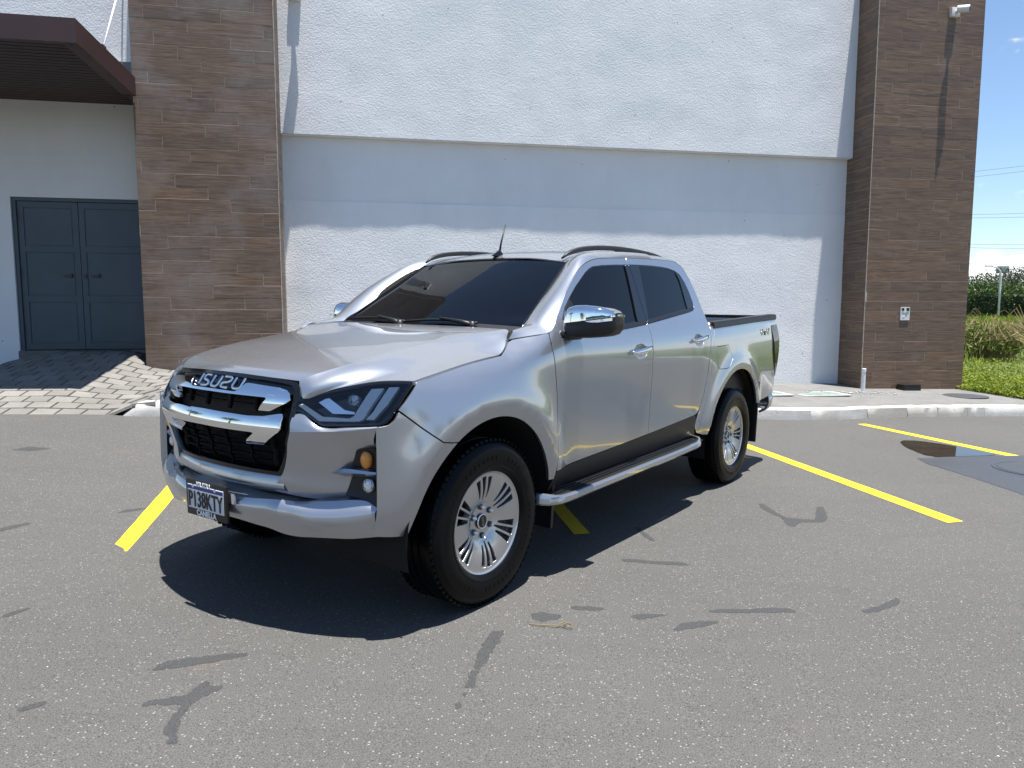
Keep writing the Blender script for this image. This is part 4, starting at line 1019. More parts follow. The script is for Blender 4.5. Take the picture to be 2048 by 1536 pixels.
def finish_blocks(name, V, N_, F, nu, blocks, mat, parent, depth, mirror):
    """as finish(), but block seams get no returned edge"""
    V3 = [Vector(v) for v in V]; NN = [Vector(n).normalized() for n in N_]; verts = list(V3); nor = list(NN); faces = list(F)
    loop = []; k = 0; st = []
    for a, b in blocks: st.append((k, b - a + 1)); k += nu * (b - a + 1)
    first, last = st[0], st[-1]
    for (s0, w_) in st: loop += [s0 + j for j in range(w_)]
    loop += [last[0] + i * last[1] + last[1] - 1 for i in range(1, nu)]
    for (s0, w_) in st[::-1]: loop += [s0 + (nu - 1) * w_ + j for j in range(w_ - 1, -1, -1)]
    loop += [first[0] + i * first[1] for i in range(nu - 2, 0, -1)]
    L = len(loop); cen = sum((V3[q] for q in loop), Vector()) / L; base = len(verts)
    for i, q in enumerate(loop):
        a, b = V3[loop[i - 1]], V3[loop[(i + 1) % L]]; o = (b - a).cross(NN[q]); o = o.normalized() if o.length > 1e-9 else NN[q]
        if o.dot(V3[q] - cen) < 0: o = -o
        verts += [V3[q], V3[q] - NN[q] * depth]; nor += [o, o]
    for i in range(L):
        a, b = base + 2 * i, base + 2 * ((i + 1) % L); f = (a, b, b + 1, a + 1)
        tn = (verts[f[1]] - verts[f[0]]).cross(verts[f[3]] - verts[f[0]])
        faces.append(f if tn.dot(nor[a]) > 0 else f[::-1])
    if mirror:
        verts = [Vector((v.x, -v.y, v.z)) for v in verts]; nor = [Vector((n.x, -n.y, n.z)) for n in nor]; faces = [f[::-1] for f in faces]
    return mk(name, verts, faces, mat, parent, True, nor)
def arc(cx, cz, r, a0, a1, n): return [(cx + r * math.cos(a0 + (a1 - a0) * i / n), cz + r * math.sin(a0 + (a1 - a0) * i / n)) for i in range(n + 1)]
# ---------------------------------------------------------------- pickup truck: body
truck = empty('pickup_truck'); tag(truck, 'silver double cab pickup truck with chrome grille parked in front of the white wall', 'pickup truck')
TM = Matrix(((TRUCK_R[0][0], TRUCK_R[0][1], TRUCK_R[0][2], TRUCK_T[0]), (TRUCK_R[1][0], TRUCK_R[1][1], TRUCK_R[1][2], TRUCK_T[1]), (TRUCK_R[2][0], TRUCK_R[2][1], TRUCK_R[2][2], TRUCK_T[2]), (0, 0, 0, 1)))
truck.matrix_world = TM
LR = (False, True)
P_, BK = M['paint'], M['trim_black']
AR = .485; RR = .535
# hood
C0 = [(.742, 0, 1.050), (.72, 0, 1.065), (.65, 0, 1.089), (.5, 0, 1.124), (.33, 0, 1.161), (.13, 0, 1.194), (-.1, 0, 1.224), (-.25, 0, 1.243), (-.365, 0, 1.255)]
C1 = [(.717, .27, 1.047), (.695, .27, 1.062), (.63, .27, 1.086), (.5, .272, 1.120), (.33, .275, 1.157), (.13, .28, 1.190), (-.1, .30, 1.221), (-.25, .33, 1.241), (-.362, .36, 1.254)]
C2 = [(.683, .447, 1.040), (.66, .472, 1.056), (.60, .512, 1.080), (.5, .543, 1.107), (.33, .557, 1.143), (.13, .570, 1.174), (-.1, .605, 1.207), (-.25, .655, 1.231), (-.348, .705, 1.2485)]
C2b = [(.703, .487, .978), (.692, .503, 1.010), (.645, .537, 1.047), (.53, .585, 1.090), (.35, .605, 1.129), (.13, .620, 1.160), (-.1, .650, 1.194), (-.25, .690, 1.224), (-.340, .731, 1.2445)]
C3 = [(.622, .600, 1.0165), (.602, .617, 1.028), (.55, .657, 1.050), (.45, .700, 1.080), (.3, .718, 1.108), (.1, .726, 1.139), (-.1, .738, 1.173), (-.23, .738, 1.205), (-.318, .750, 1.2375)]
C3b = [(.520, .740, 1.050), (.49, .754, 1.057), (.42, .783, 1.071), (.3, .795, 1.091), (.1, .797, 1.123), (-.1, .797, 1.156), (-.21, .788, 1.186), (-.283, .770, 1.222)]
C4 = [(.443, .858, 1.054), (.40, .8605, 1.063), (.3, .861, 1.081), (.2, .859, 1.098), (.1, .856, 1.113), (-.03, .850, 1.129), (-.137, .843, 1.142), (-.191, .824, 1.167), (-.243, .794, 1.199)]
Gh = loft_grid([C0, C1, C2, C2b, C3, C3b, C4], 54, 8, sym=True, splits=(2,))
hood = sheet('hood', Gh, P_, truck, (0, 0, 1), .018, sym=True, crease=(16,))
sheet('hood_light_block', Gh * [1, 1, 1] - [.012, 0, .03], M['inner_black'], truck, (0, 0, 1), 0, sym=True)  # added dark copy under the hood, stops light through its gaps

front_seam = [(-.502, 1.231), (-.488, 1.19), (-.484, 1.15), (-.496, 1.051), (-.525, .922), (-.540, .80), (-.535, .66), (-.520, .535)]
b_seam = [(-1.614, 1.684), (-1.600, 1.271), (-1.593, 1.153), (-1.589, 1.054), (-1.604, .891), (-1.614, .706), (-1.612, .587)]
up_seam = [(-.53, 1.246), (-.569, 1.275), (-.615, 1.322), (-.665, 1.369), (-.761, 1.450), (-.882, 1.529), (-1.011, 1.597), (-1.070, 1.620), (-1.127, 1.637), (-1.185, 1.650), (-1.241, 1.659), (-1.40, 1.673), (-1.58, 1.685), (-1.80, 1.698), (-1.995, 1.706), (-2.20, 1.714), (-2.33, 1.714), (-2.41, 1.704), (-2.47, 1.678), (-2.507, 1.62), (-2.538, 1.53), (-2.560, 1.43), (-2.578, 1.34), (-2.590, 1.268)]
rear_seam = [(-2.590, 1.268), (-2.556, 1.18), (-2.530, 1.10), (-2.519, 1.014), (-2.513, .905), (-2.482, .775), (-2.435, .685), (-2.40, .648)]
def shift(p, dx, dz=0): return [(a + dx, b + dz) for a, b in p]
def arcp(cx, r, a0, a1, n): return arc(cx, WZ, r, R(a0), R(a1), n)
fender_o = [(.434, 1.045), (.360, 1.0605), (.291, 1.0745), (.19, 1.0925), (.089, 1.1075), (-.01, 1.119), (-.077, 1.1255), (-.131, 1.132), (-.182, 1.157), (-.235, 1.191), (-.268, 1.201), (-.35, 1.211), (-.44, 1.222)] + shift(front_seam, .004) + [(-.512, .495)] + arcp(0, AR, 167, 57, 34) + [(.300, .797), (.359, .807), (.40, .836), (.445, .872), (.49, .910), (.531, .946), (.505, .972), (.47, 1.010)]
bumper_side_o = [(.269, .789), (.303, .792), (.3625, .802), (.404, .8315), (.449, .867), (.494, .905), (.531, .936), (.548, .905), (.567, .888), (.590, .882), (.607, .879), (.607, .552), (.608, .455), (.59, .442), (.55, .437), (.485, .430)] + arcp(0, AR, 6, 56, 16)
fdoor_o = shift(front_seam, -.0035) + [(-1.0, .557), (-1.30, .571)] + [(x + .0035, z) for x, z in b_seam[::-1]] + [(x, z - .0045) for x, z in up_seam if -1.6 < x < -.54][::-1]
rdoor_o = [(x - .0035, z) for x, z in b_seam] + [(-1.9, .603), (-2.178, .619), (-2.34, .631), (-2.38, .638)] + shift(rear_seam[::-1], .004) + [(x + (.004 if x < -2.45 else 0), z - .0045) for x, z in up_seam if x < -1.63][::-1]
win1_o = [(-.580, 1.208), (-.625, 1.278), (-.700, 1.362), (-.79, 1.424), (-.875, 1.478), (-1.037, 1.566), (-1.095, 1.590), (-1.146, 1.605), (-1.272, 1.620), (-1.45, 1.634), (-1.604, 1.642), (-1.592, 1.272), (-1.40, 1.255), (-1.213, 1.240), (-.90, 1.217)]
win2_o = [(-1.626, 1.645), (-1.76, 1.652), (-1.934, 1.658), (-2.10, 1.660), (-2.21, 1.657), (-2.313, 1.644), (-2.375, 1.620), (-2.413, 1.565), (-2.436, 1.490), (-2.440, 1.42), (-2.430, 1.388), (-2.395, 1.366), (-2.312, 1.352), (-1.967, 1.313), (-1.610, 1.274)]
def ell(cx, cz, rx, rz, n=22): return [(cx + rx * math.cos(2 * math.pi * i / n), cz + rz * math.sin(2 * math.pi * i / n)) for i in range(n)]
cup1, cup2 = ell(-1.425, 1.112, .088, .047), ell(-2.325, 1.160, .082, .045)
fuel_o = rounded([(-2.645, 1.108), (-2.905, 1.115), (-2.925, 1.085), (-2.975, 1.015), (-2.86, .936), (-2.72, .934), (-2.672, .985)], [.02, .02, .02, .03, .04, .04, .02])
corner_o = [(-2.598, 1.262), (-2.564, 1.18), (-2.538, 1.10), (-2.527, 1.014), (-2.521, .905), (-2.490, .775), (-2.443, .682), (-2.395, .60), (-2.37, .535), (-2.43, .485), (-2.487, .62), (-2.548, .77), (-2.577, .9), (-2.583, 1.0), (-2.597, 1.12), (-2.655, 1.255)]
bed_o = [(-2.664, 1.250), (-2.63, 1.18), (-2.604, 1.12), (-2.590, 1.0), (-2.584, .9), (-2.555, .77), (-2.496, .625), (-2.44, .488), (-2.50, .470), (-2.585, .462)] + arcp(WB, RR, 9, 156, 36) + [(-3.62, .602), (-3.80, .612), (-4.0, .625), (-4.155, .640), (-4.185, .66), (-4.170, .79), (-4.137, .853), (-4.085, .95), (-4.045, 1.037), (-4.015, 1.15), (-4.0, 1.240), (-4.02, 1.262), (-4.10, 1.268), (-4.175, 1.272), (-4.188, 1.290), (-4.180, 1.318), (-4.03, 1.312), (-3.6, 1.294), (-3.23, 1.276), (-2.9, 1.261)]
sill_o = [(-.497, .405), (-1.5, .445), (-2.40, .480), (-2.365, .535), (-2.388, .60), (-2.36, .628), (-2.178, .613), (-1.6, .581), (-1.0, .550), (-.525, .526)]

def bowl(parent, o_, c, rx, rz, mirror):
    def f(x, z):
        q = ((x - c[0]) / rx) ** 2 + ((z - c[1]) / rz) ** 2; return (x, SS(x, z) - .022 * max(0., 1 - q * .92), z)
    surf_panel('handle_cup', o_, f, P_, parent, sp=.014, depth=0, mirror=mirror, outward=(0, 1, 0), es=.02)
def handle(parent, x0, z0, x1, z1, mirror):
    n = 9; rows = []
    pts = []
    for i in range(n):
        t = i / (n - 1); x = x0 + (x1 - x0) * t; z = z0 + (z1 - z0) * t; o_ = .040 * math.sin(math.pi * min(1, max(0, .08 + t * .84))) ** .45 - .006
        pts.append((x, (SS(x, z) + o_) * (-1 if mirror else 1), z))
    mb = MB(); mb.tube(pts, [.010, .0145, .016, .0165, .0165, .0165, .016, .0145, .010], 12, flat=(.72, 1.1)); mb.build('handle', M['chrome'], parent, smooth=True)
for mir in LR:
    fd = side_panel('fender', fender_o, P_, truck, mir, depth=.02)
    if not mir:
        pass
    fr_d = side_panel('front_door', fdoor_o, P_, truck, mir, holes=[win1_o, cup1])
    re_d = side_panel('rear_door', rdoor_o, P_, truck, mir, holes=[win2_o, cup2])
    bowl(fr_d, cup1, (-1.425, 1.112), .088, .047, mir); bowl(re_d, cup2, (-2.325, 1.160), .082, .045, mir)
    handle(fr_d, -1.288, 1.106, -1.555, 1.134, mir); handle(re_d, -2.195, 1.156, -2.462, 1.186, mir)
    # glass, pillar trims, waist strips
    g1 = [(-.585, 1.225), (-.628, 1.282), (-.703, 1.362), (-.877, 1.476), (-1.039, 1.563), (-1.148, 1.601), (-1.272, 1.616), (-1.556, 1.637), (-1.476, 1.290), (-1.213, 1.268), (-.85, 1.240)]
    g2 = [(-1.764, 1.647), (-1.934, 1.653), (-2.167, 1.654), (-2.270, 1.646), (-2.315, 1.618), (-2.327, 1.572), (-2.300, 1.385), (-2.285, 1.374), (-1.648, 1.300)]
    side_panel('window', g1, M['glass'], fr_d, mir, off=-.007, depth=0, sp=.06)
    side_panel('window', g2, M['glass'], re_d, mir, off=-.007, depth=0, sp=.06)
    side_panel('window_channel', offset_poly(win1_o, -.004), M['gloss_black'], fr_d, mir, holes=[offset_poly(g1, .004)], off=-.0055, depth=0, sp=.06)
    side_panel('window_channel', offset_poly(win2_o, -.004), M['gloss_black'], re_d, mir, holes=[offset_poly(g2, .004)], off=-.0055, depth=0, sp=.06)
    side_panel('pillar_trim', [(-1.562, 1.637), (-1.6105, 1.641), (-1.5985, 1.283), (-1.480, 1.283)], M['gloss_black'], fr_d, mir, off=.0015, depth=.008, sp=.05)
    side_panel('pillar_trim', [(-1.6155, 1.643), (-1.752, 1.650), (-1.640, 1.298), (-1.6035, 1.292)], M['gloss_black'], re_d, mir, off=.0015, depth=.008, sp=.05)
    side_panel('quarter_trim', [(-2.318, 1.636), (-2.372, 1.616), (-2.410, 1.562), (-2.433, 1.488), (-2.436, 1.42), (-2.420, 1.387), (-2.308, 1.372), (-2.335, 1.57)], M['gloss_black'], re_d, mir, off=-.001, depth=.006, sp=.05)
    side_panel('waist_strip', [(-.86, 1.216), (-1.213, 1.242), (-1.40, 1.257), (-1.590, 1.274), (-1.585, 1.292), (-1.476, 1.286), (-1.213, 1.265), (-.86, 1.238)], BK, fr_d, mir, off=.004, depth=.010, sp=.05)
    side_panel('waist_strip', [(-1.612, 1.277), (-1.967, 1.316), (-2.312, 1.355), (-2.395, 1.370), (-2.425, 1.388), (-2.36, 1.386), (-2.285, 1.372), (-1.648, 1.299), (-1.615, 1.296)], BK, re_d, mir, off=.004, depth=.010, sp=.05)
    side_panel('mirror_sail', [(-.583, 1.212), (-.626, 1.278), (-.700, 1.358), (-.775, 1.408), (-.82, 1.33), (-.835, 1.222)], BK, fr_d, mir, off=.003, depth=.008, sp=.05)
    side_panel('cab_corner', corner_o, P_, truck, mir)
    bs_ = side_panel('bed_side', bed_o, P_, truck, mir, holes=[fuel_o] if not mir else [], depth=.02)
    if not mir: side_panel('fuel_door', offset_poly(fuel_o, .0045), P_, bs_, mir, sp=.03)
    side_panel('rocker', sill_o, BK, truck, mir, off=-.004, depth=.03)
    # added dark shell behind the outer skin, blocks light through panel gaps
    lin = [(.42, 1.02), (.2, 1.07), (-.1, 1.10), (-.2, 1.14), (-.33, 1.19), (-.50, 1.22), (-.60, 1.29), (-.78, 1.44), (-1.03, 1.58), (-1.25, 1.64), (-1.7, 1.67), (-2.36, 1.69), (-2.46, 1.64), (-2.53, 1.42), (-2.60, 1.25), (-3.2, 1.26), (-4.0, 1.26), (-4.14, 1.2), (-4.14, .68), (-3.66, .62)] + arcp(WB, RR + .02, 156, 9, 30) + [(-2.45, .49), (-.51, .45)] + arcp(0, AR + .02, 167, 20, 30) + [(.50, .60), (.50, .92)]
    surf_panel('body_light_block', lin, lambda x, z: (x, SS(x, z) - .022, z), M['inner_black'], truck, depth=0, sp=.12, mirror=mir, outward=(0, 1, 0), es=.06)

# cab frame: cowl corner, A pillar, roof side, rear corner
outer_c = [(x, SS(x, z), z) for x, z in [(-.262, 1.206), (-.35, 1.216), (-.44, 1.227), (-.505, 1.236)] + up_seam]
inner_c = [(-.352, .742, 1.2435), (-.40, .722, 1.249), (-.455, .705, 1.253), (-.515, .690, 1.258), (-.56, .681, 1.285), (-.62, .670, 1.322), (-.70, .655, 1.374), (-.80, .636, 1.437), (-.92, .612, 1.513), (-1.03, .591, 1.583), (-1.11, .576, 1.632), (-1.16, .570, 1.655), (-1.22, .568, 1.672), (-1.30, .568, 1.688), (-1.45, .570, 1.705), (-1.65, .572, 1.722), (-1.85, .573, 1.733), (-2.05, .573, 1.738), (-2.25, .573, 1.737), (-2.40, .574, 1.727), (-2.50, .580, 1.706), (-2.56, .600, 1.67), (-2.60, .635, 1.60), (-2.625, .675, 1.52), (-2.640, .72, 1.43), (-2.648, .76, 1.35), (-2.652, .79, 1.268)]
def pair(A, B, n):
    return spline(A, n), spline(B, n)
nA = 110
Ao = spline(outer_c, nA)
# match stations: inner curve sampled at proportional key points
keyo = [0, .065, .105, .145, .23, .36, .43, .5, .62, .75, .83, .90, 1.0]
def at_frac(curve, fr):
    P = np.array(curve, float); d = np.r_[0, np.cumsum(np.linalg.norm(np.diff(P, axis=0), axis=1))]; d /= d[-1]; return cubic(d, P, np.array(fr))
def frac_of(curve, test):
    P = np.array(curve, float); d = np.r_[0, np.cumsum(np.linalg.norm(np.diff(P, axis=0), axis=1))]; d /= d[-1]; return d[test]
oi = [0, 3, 7, 10, 14, 18, 22, 24, 27]; ii = [0, 3, 6, 10, 13, 17, 20, 23, 26]
fo = np.array([frac_of(outer_c, min(k, len(outer_c) - 1)) for k in oi]); fi = np.array([frac_of(inner_c, k) for k in ii])
q = np.linspace(0, 1, nA); So = spline(outer_c, 800); Si = spline(inner_c, 800)
Go = at_frac(outer_c, q); Gi = at_frac(inner_c, np.interp(q, fo, fi))
mid_c = []
for i in range(nA):
    o_, n_ = Go[i], Gi[i]; m_ = (o_ + n_) / 2; d = n_ - o_; L = np.linalg.norm(d); up = np.array([0, .62, .78]); 
    if q[i] > fo[5]: up = np.array([-.55, .55, .6])
    b_ = up - d * (up @ d) / (L * L + 1e-9); b_ /= np.linalg.norm(b_) + 1e-9; mid_c.append(m_ + b_ * L * .17)
mid_c = np.array(mid_c)
gF = []
for i in range(nA):
    seg = np.array([Go[i], mid_c[i], Gi[i]]); gF.append(cubic(np.array([0, .5, 1.]), seg, np.linspace(0, 1, 9)))
for mir in LR: sheet('cab_frame', gF, P_, truck, (0, .7, .7), .016, mir)
for mir in LR: sheet('frame_light_block', np.array(gF) - [0, .02, .012], M['inner_black'], truck, (0, .7, .7), 0, mir)  # added dark copy of the frame, keeps light out of the seams
# roof
re_ = [p for p in inner_c if -2.57 < p[0] < -1.10]
RC = lambda dz, dx, y: [(p[0] + dx * (1 if i == 0 else 0), y, p[2] + dz * min(1., .35 + i * .13)) for i, p in enumerate(re_)]
roof_c = [[(x - .02 * (i == 0), 0, z) for i, (x, z) in enumerate([(-1.125, 1.668), (-1.19, 1.690), (-1.30, 1.714), (-1.45, 1.733), (-1.65, 1.747), (-1.85, 1.755), (-2.05, 1.758), (-2.25, 1.755), (-2.40, 1.746), (-2.50, 1.728), (-2.565, 1.695)])],
          [(x, .30, z) for x, z in [(-1.125, 1.663), (-1.19, 1.684), (-1.30, 1.708), (-1.45, 1.727), (-1.65, 1.741), (-1.85, 1.750), (-2.05, 1.753), (-2.25, 1.751), (-2.40, 1.741), (-2.50, 1.722), (-2.563, 1.69)]],
          [(p[0], p[1] - .004, p[2] - .001) for p in re_]]
sheet('roof', loft_grid(roof_c, 40, 10, sym=True), P_, truck, (0, 0, 1), .012, sym=True)
# windshield: glass sheet, black edge band, cowl
we = [(-.50, .686, 1.240), (-.515, .688, 1.256), (-.62, .668, 1.320), (-.80, .634, 1.435), (-.92, .610, 1.511), (-1.03, .589, 1.580), (-1.11, .575, 1.628), (-1.135, .570, 1.640)]
wm = [(-.43, .36, 1.235), (-.48, .36, 1.266), (-.60, .35, 1.341), (-.78, .34, 1.453), (-.92, .325, 1.538), (-1.03, .315, 1.603), (-1.10, .31, 1.645), (-1.125, .305, 1.659)]
wc = [(-.40, 0, 1.232), (-.45, 0, 1.264), (-.57, 0, 1.340), (-.76, 0, 1.458), (-.91, 0, 1.546), (-1.02, 0, 1.609), (-1.095, 0, 1.651), (-1.122, 0, 1.665)]
Gw = loft_grid([wc, wm, we], 30, 10, sym=True)
ws = sheet('windshield', Gw - [.0, 0, .004], M['glass'], truck, (1, 0, 1), .0, sym=True)
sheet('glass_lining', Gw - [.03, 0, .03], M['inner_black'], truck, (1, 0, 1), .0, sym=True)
for mir in LR:
    e_ = Gw[:, -1] + [0, .004, .001]; f_ = Gw[:, -1] * .965 + Gw[:, -4] * .035; f_ = Gw[:, -1] + (Gw[:, -3] - Gw[:, -1]) * .10 + [0, 0, .0035]
    sheet('windshield_trim', np.stack([e_, (e_ + f_) / 2 + [.002, 0, .002], f_], 1), M['gloss_black'], ws, (1, 0, 1), .0, mir)
tp = Gw[-1]; sheet('windshield_trim', np.stack([tp + [.012, 0, -.002], tp + [-.004, 0, .004]], 0), M['gloss_black'], ws, (1, 0, 1), 0, sym=True)
cw = loft_grid([[(-.34, 0, 1.222), (-.42, 0, 1.230), (-.47, 0, 1.262)], [(-.345, .36, 1.222), (-.44, .36, 1.232), (-.49, .36, 1.263)], [(-.355, .72, 1.225), (-.46, .70, 1.236), (-.52, .69, 1.252)]], 6, 6, sym=True)
sheet('cowl', cw + [0, 0, .006], BK, truck, (0, 0, 1), .01, sym=True)
def wpt(u, v, o_=.012):
    """point on the windshield: u -1..1 across, v 0..1 up"""
    y = abs(u); i = min(int(v * 29), 28); fv = v * 29 - i; j = y * 20; j0 = min(int(j), 19); fj = j - j0
    p = (Gw[i, j0] * (1 - fj) + Gw[i, j0 + 1] * fj) * (1 - fv) + (Gw[i + 1, j0] * (1 - fj) + Gw[i + 1, j0 + 1] * fj) * fv
    return (p[0] + o_ * .6, p[1] * (1 if u >= 0 else -1), p[2] + o_ * .8)
for s0, s1, pv in ((.62, -.12, .60), (-.10, -.88, -.14)):
    w_ = MB(); w_.tube([wpt(s0 + (s1 - s0) * t, .055 + .035 * math.sin(math.pi * t), .014) for t in np.linspace(0, 1, 12)], .0075, 6)
    wp_o = w_.build('wiper', BK, truck, smooth=True)
    MB().tube([wpt(s0, .0, .03), wpt(s0 - .12, .035, .034), wpt((s0 + s1) / 2, .088, .028)], [.016, .012, .006], 8).build('wiper_arm', BK, wp_o, smooth=True)
    MB().lathe([(.0001, .03), (.016, .028), (.02, .0)], 14, 'Z', wpt(s0, .0, .02)).build('wiper_cap', BK, wp_o, smooth=True)
# roof rails, antenna
for mir in LR:
    s = -1 if mir else 1
    pr = [(-1.10, .545, 1.652), (-1.16, .550, 1.684), (-1.25, .555, 1.710), (-1.40, .560, 1.733), (-1.60, .562, 1.750), (-1.80, .563, 1.758), (-2.00, .563, 1.759), (-2.20, .562, 1.754), (-2.36, .561, 1.742), (-2.47, .560, 1.722), (-2.53, .560, 1.698)]
    MB().tube([(x, y * s, z) for x, y, z in spline(pr, 30)], [.006, .011] + [.0165] * 26 + [.011, .006], 12, flat=(1.0, .95)).build('roof_rail', BK, truck, smooth=True)
    for (x, z) in ((-1.75, 1.740), (-2.15, 1.740)):
        MB().box((x, .561 * s, z - .010), (.07, .018, .03), None, .004).build('roof_rail_foot', BK, truck, smooth=True, sharp=50)
an = empty('antenna', (-1.165, .0, 1.688), truck)
MB().add([(.045, 0, -.006), (-.06, -.026, -.002), (-.06, .026, -.002), (-.035, -.008, .036), (-.035, .008, .036), (-.055, 0, .034), (.0, -.022, -.004), (.0, .022, -.004)], [(0, 6, 3), (0, 3, 4), (0, 4, 7), (6, 1, 3), (7, 4, 2), (1, 5, 3), (5, 4, 3), (2, 4, 5), (1, 2, 5)]).build('base', M['gloss_black'], an)
MB().tube([(-.04, 0, .02), (-.055, 0, .085), (-.098, 0, .205)], [.0075, .006, .004], 8).build('mast', BK, an, smooth=True)
# mirrors
for mir in LR:
    s = -1 if mir else 1; mr = empty('door_mirror', (0, 0, 0), truck)
    zt = pchip([0, .12, .35, .72, .93, 1], [1.338, 1.366, 1.375, 1.366, 1.345, 1.322]); zb = pchip([0, .25, .8, .95, 1], [1.216, 1.208, 1.220, 1.235, 1.262]); sp_ = pchip([0, .5, 1], [1.282, 1.299, 1.320])
    xf = pchip([0, .3, .8, 1], [-.600, -.590, -.622, -.668]); xb = pchip([0, .5, 1], [-.735, -.765, -.772])
    def ring(t, z0, z1, half, g_=0.):
        a, b = float(xf(t)) + g_, float(xb(t)) - g_; cx_, hx = (a + b) / 2, (a - b) / 2; cz_, hz_ = ((z0 + z1) / 2, (z1 - z0) / 2) if not half else (z0, z1 - z0); pts = []
        n = 20; rng = [2 * math.pi * k / n for k in range(n)] if not half else [math.pi * k / n for k in range(n + 1)]
        for w_ in rng:
            c_, s_ = math.cos(w_), math.sin(w_); e = .42
            pts.append((cx_ + hx * math.copysign(abs(c_) ** e, c_), (.885 + .262 * t) * s, cz_ + hz_ * math.copysign(abs(s_) ** e, s_)))
        return pts
    ts = [0, .03, .1, .25, .45, .65, .82, .93, .985, 1]
    body = [ring(t, float(zb(t)) + (.02 if t in (0, 1) else 0), float(sp_(t)) + .02, False, -.012 if t in (0, 1) else 0) for t in ts]
    mb = MB()
    for i in range(len(body)): mb.v += body[i]
    n = 20
    for i in range(len(body) - 1):
        for k in range(n): f = (i * n + k, i * n + (k + 1) % n, (i + 1) * n + (k + 1) % n, (i + 1) * n + k); mb.f.append(f if s == -1 else f[::-1])
    mb.f.append(tuple(range(n))[::-1] if s == -1 else tuple(range(n))); mb.f.append(tuple((len(body) - 1) * n + k for k in range(n)) if s == -1 else tuple((len(body) - 1) * n + k for k in range(n))[::-1])
    mb.build('housing', M['black_plastic'], mr, smooth=True, sharp=60)
    cap = [ring(t, float(sp_(t)), max(float(zt(t)) + .003, float(sp_(t)) + .012), True, .003 if 0 < t < 1 else -.02) for t in ts]
    mb = MB().grid(cap, flip=(s == -1)); mb.f.append(tuple(range(21)) if s == -1 else tuple(range(20, -1, -1))); k = (len(cap) - 1) * 21; mb.f.append(tuple(range(k + 20, k - 1, -1)) if s == -1 else tuple(range(k, k + 21)))
    mb.build('chrome_cap', M['chrome'], mr, smooth=True, sharp=60)
    st_ = [[(float(xf(t)) + .0035 - (.0 if t < .97 else .02), (.885 + .262 * t) * s, float(sp_(t)) - .004 - .014 * k * min(1, (t - .5) / .2 + .1)) for k in (0, 1)] for t in (.52, .62, .74, .86, .95, 1.0)]
    mb = MB().grid(st_, flip=(s == 1)); mb.build('turn_signal', M['drl'], mr)
    MB().box((-.603, .898 * s, 1.268), (.008, .030, .058)).build('silver_insert', M['satin'], mr)
    MB().tube([(-.64, .855 * s, 1.225), (-.655, .89 * s, 1.222), (-.67, .95 * s, 1.222)], [.052, .045, .035], 12, flat=(1.25, .62)).build('arm', M['black_plastic'], mr, smooth=True)
    MB().box((-.752, 1.02 * s, 1.285), (.012, .20, .11), None, .004).build('mirror_glass', M['chrome'], mr)
    if mir:            # far mirror folded back
        rm = Matrix.Rotation(R(-72), 3, 'Z'); pv_ = Vector((-.68, -.885, 0)); mr.location = pv_ - rm @ pv_; mr.rotation_euler = (0, 0, R(-72))
# ---------------------------------------------------------------- front end
def gsurf(off=0.): return lambda y, z: (FG(y, z) + off, y, z)
def bsurf(off=0.): return lambda y, z: (FB(y, z) + off, y, z)
def sym_poly(half):
    """half outline from the top centre (y=0) down to the bottom centre -> closed outline"""
    return [p for p in half] + [(-y, z) for y, z in half[::-1] if y > 1e-6]
gr_half = [(0, 1.054), (.146, 1.0525), (.27, 1.048), (.39, 1.0405), (.440, 1.0345), (.464, 1.020), (.478, .995), (.488, .975), (.478, .955), (.479, .90), (.478, .851), (.452, .769), (.42, .705), (.392, .657), (.374, .646), (.246, .646), (.12, .647), (0, .648)]
gr_out = sym_poly(gr_half)
grille = surf_panel('grille', gr_out, gsurf(-.060), M['inner_black'], truck, sp=.06, depth=0, outward=(1, 0, 0), es=.04)
inner = sym_poly([(0, 1.041), (.27, 1.036), (.39, 1.028), (.428, 1.021), (.450, 1.004), (.460, .965), (.459, .92), (.461, .851), (.437, .775), (.405, .707), (.380, .669), (.366, .660), (.246, .660), (0, .662)])
surf_panel('grille_surround', gr_out, gsurf(.004), M['gloss_black'], grille, holes=[inner], sp=.05, depth=.07, outward=(1, 0, 0), es=.025)
# upper mesh field behind the badge is closed
surf_panel('badge_panel', sym_poly([(0, 1.041), (.27, 1.036), (.40, 1.026), (.44, 1.002), (.44, .985), (.18, .980), (0, .979)]), gsurf(-.012), M['gloss_black'], grille, sp=.05, depth=.03, outward=(1, 0, .3), es=.03)
up_half = [(0, .985), (.165, .983), (.183, .991), (.200, 1.0175), (.215, 1.0205), (.39, 1.0115), (.430, 1.004), (.448, .993), (.461, .968), (.447, .955), (.375, .920), (.362, .916), (.308, .916), (.315, .928), (.348, .965), (.340, .9715), (.25, .9725), (0, .974)]
def rnd_surf(off, z0, z1, b):
    return lambda y, z: (FG(y, z) + off + b * max(0., 1 - ((z - (z0 + z1) / 2) / ((z1 - z0) / 2)) ** 2), y, z)
surf_panel('chrome_bar', sym_poly(up_half), rnd_surf(.010, .915, 1.03, .012), M['chrome'], grille, sp=.018, depth=.030, outward=(1, 0, 0), es=.012)
lo_half = [(0, .900), (.13, .898), (.28, .895), (.36, .8985), (.425, .911), (.443, .912), (.450, .900), (.4535, .855), (.444, .841), (.362, .785), (.348, .7795), (.252, .773), (.262, .786), (.322, .827), (.312, .831), (.16, .832), (0, .834)]
surf_panel('chrome_bar', sym_poly(lo_half), rnd_surf(.016, .77, .93, .022), M['chrome'], grille, sp=.018, depth=.035, outward=(1, 0, 0), es=.012)
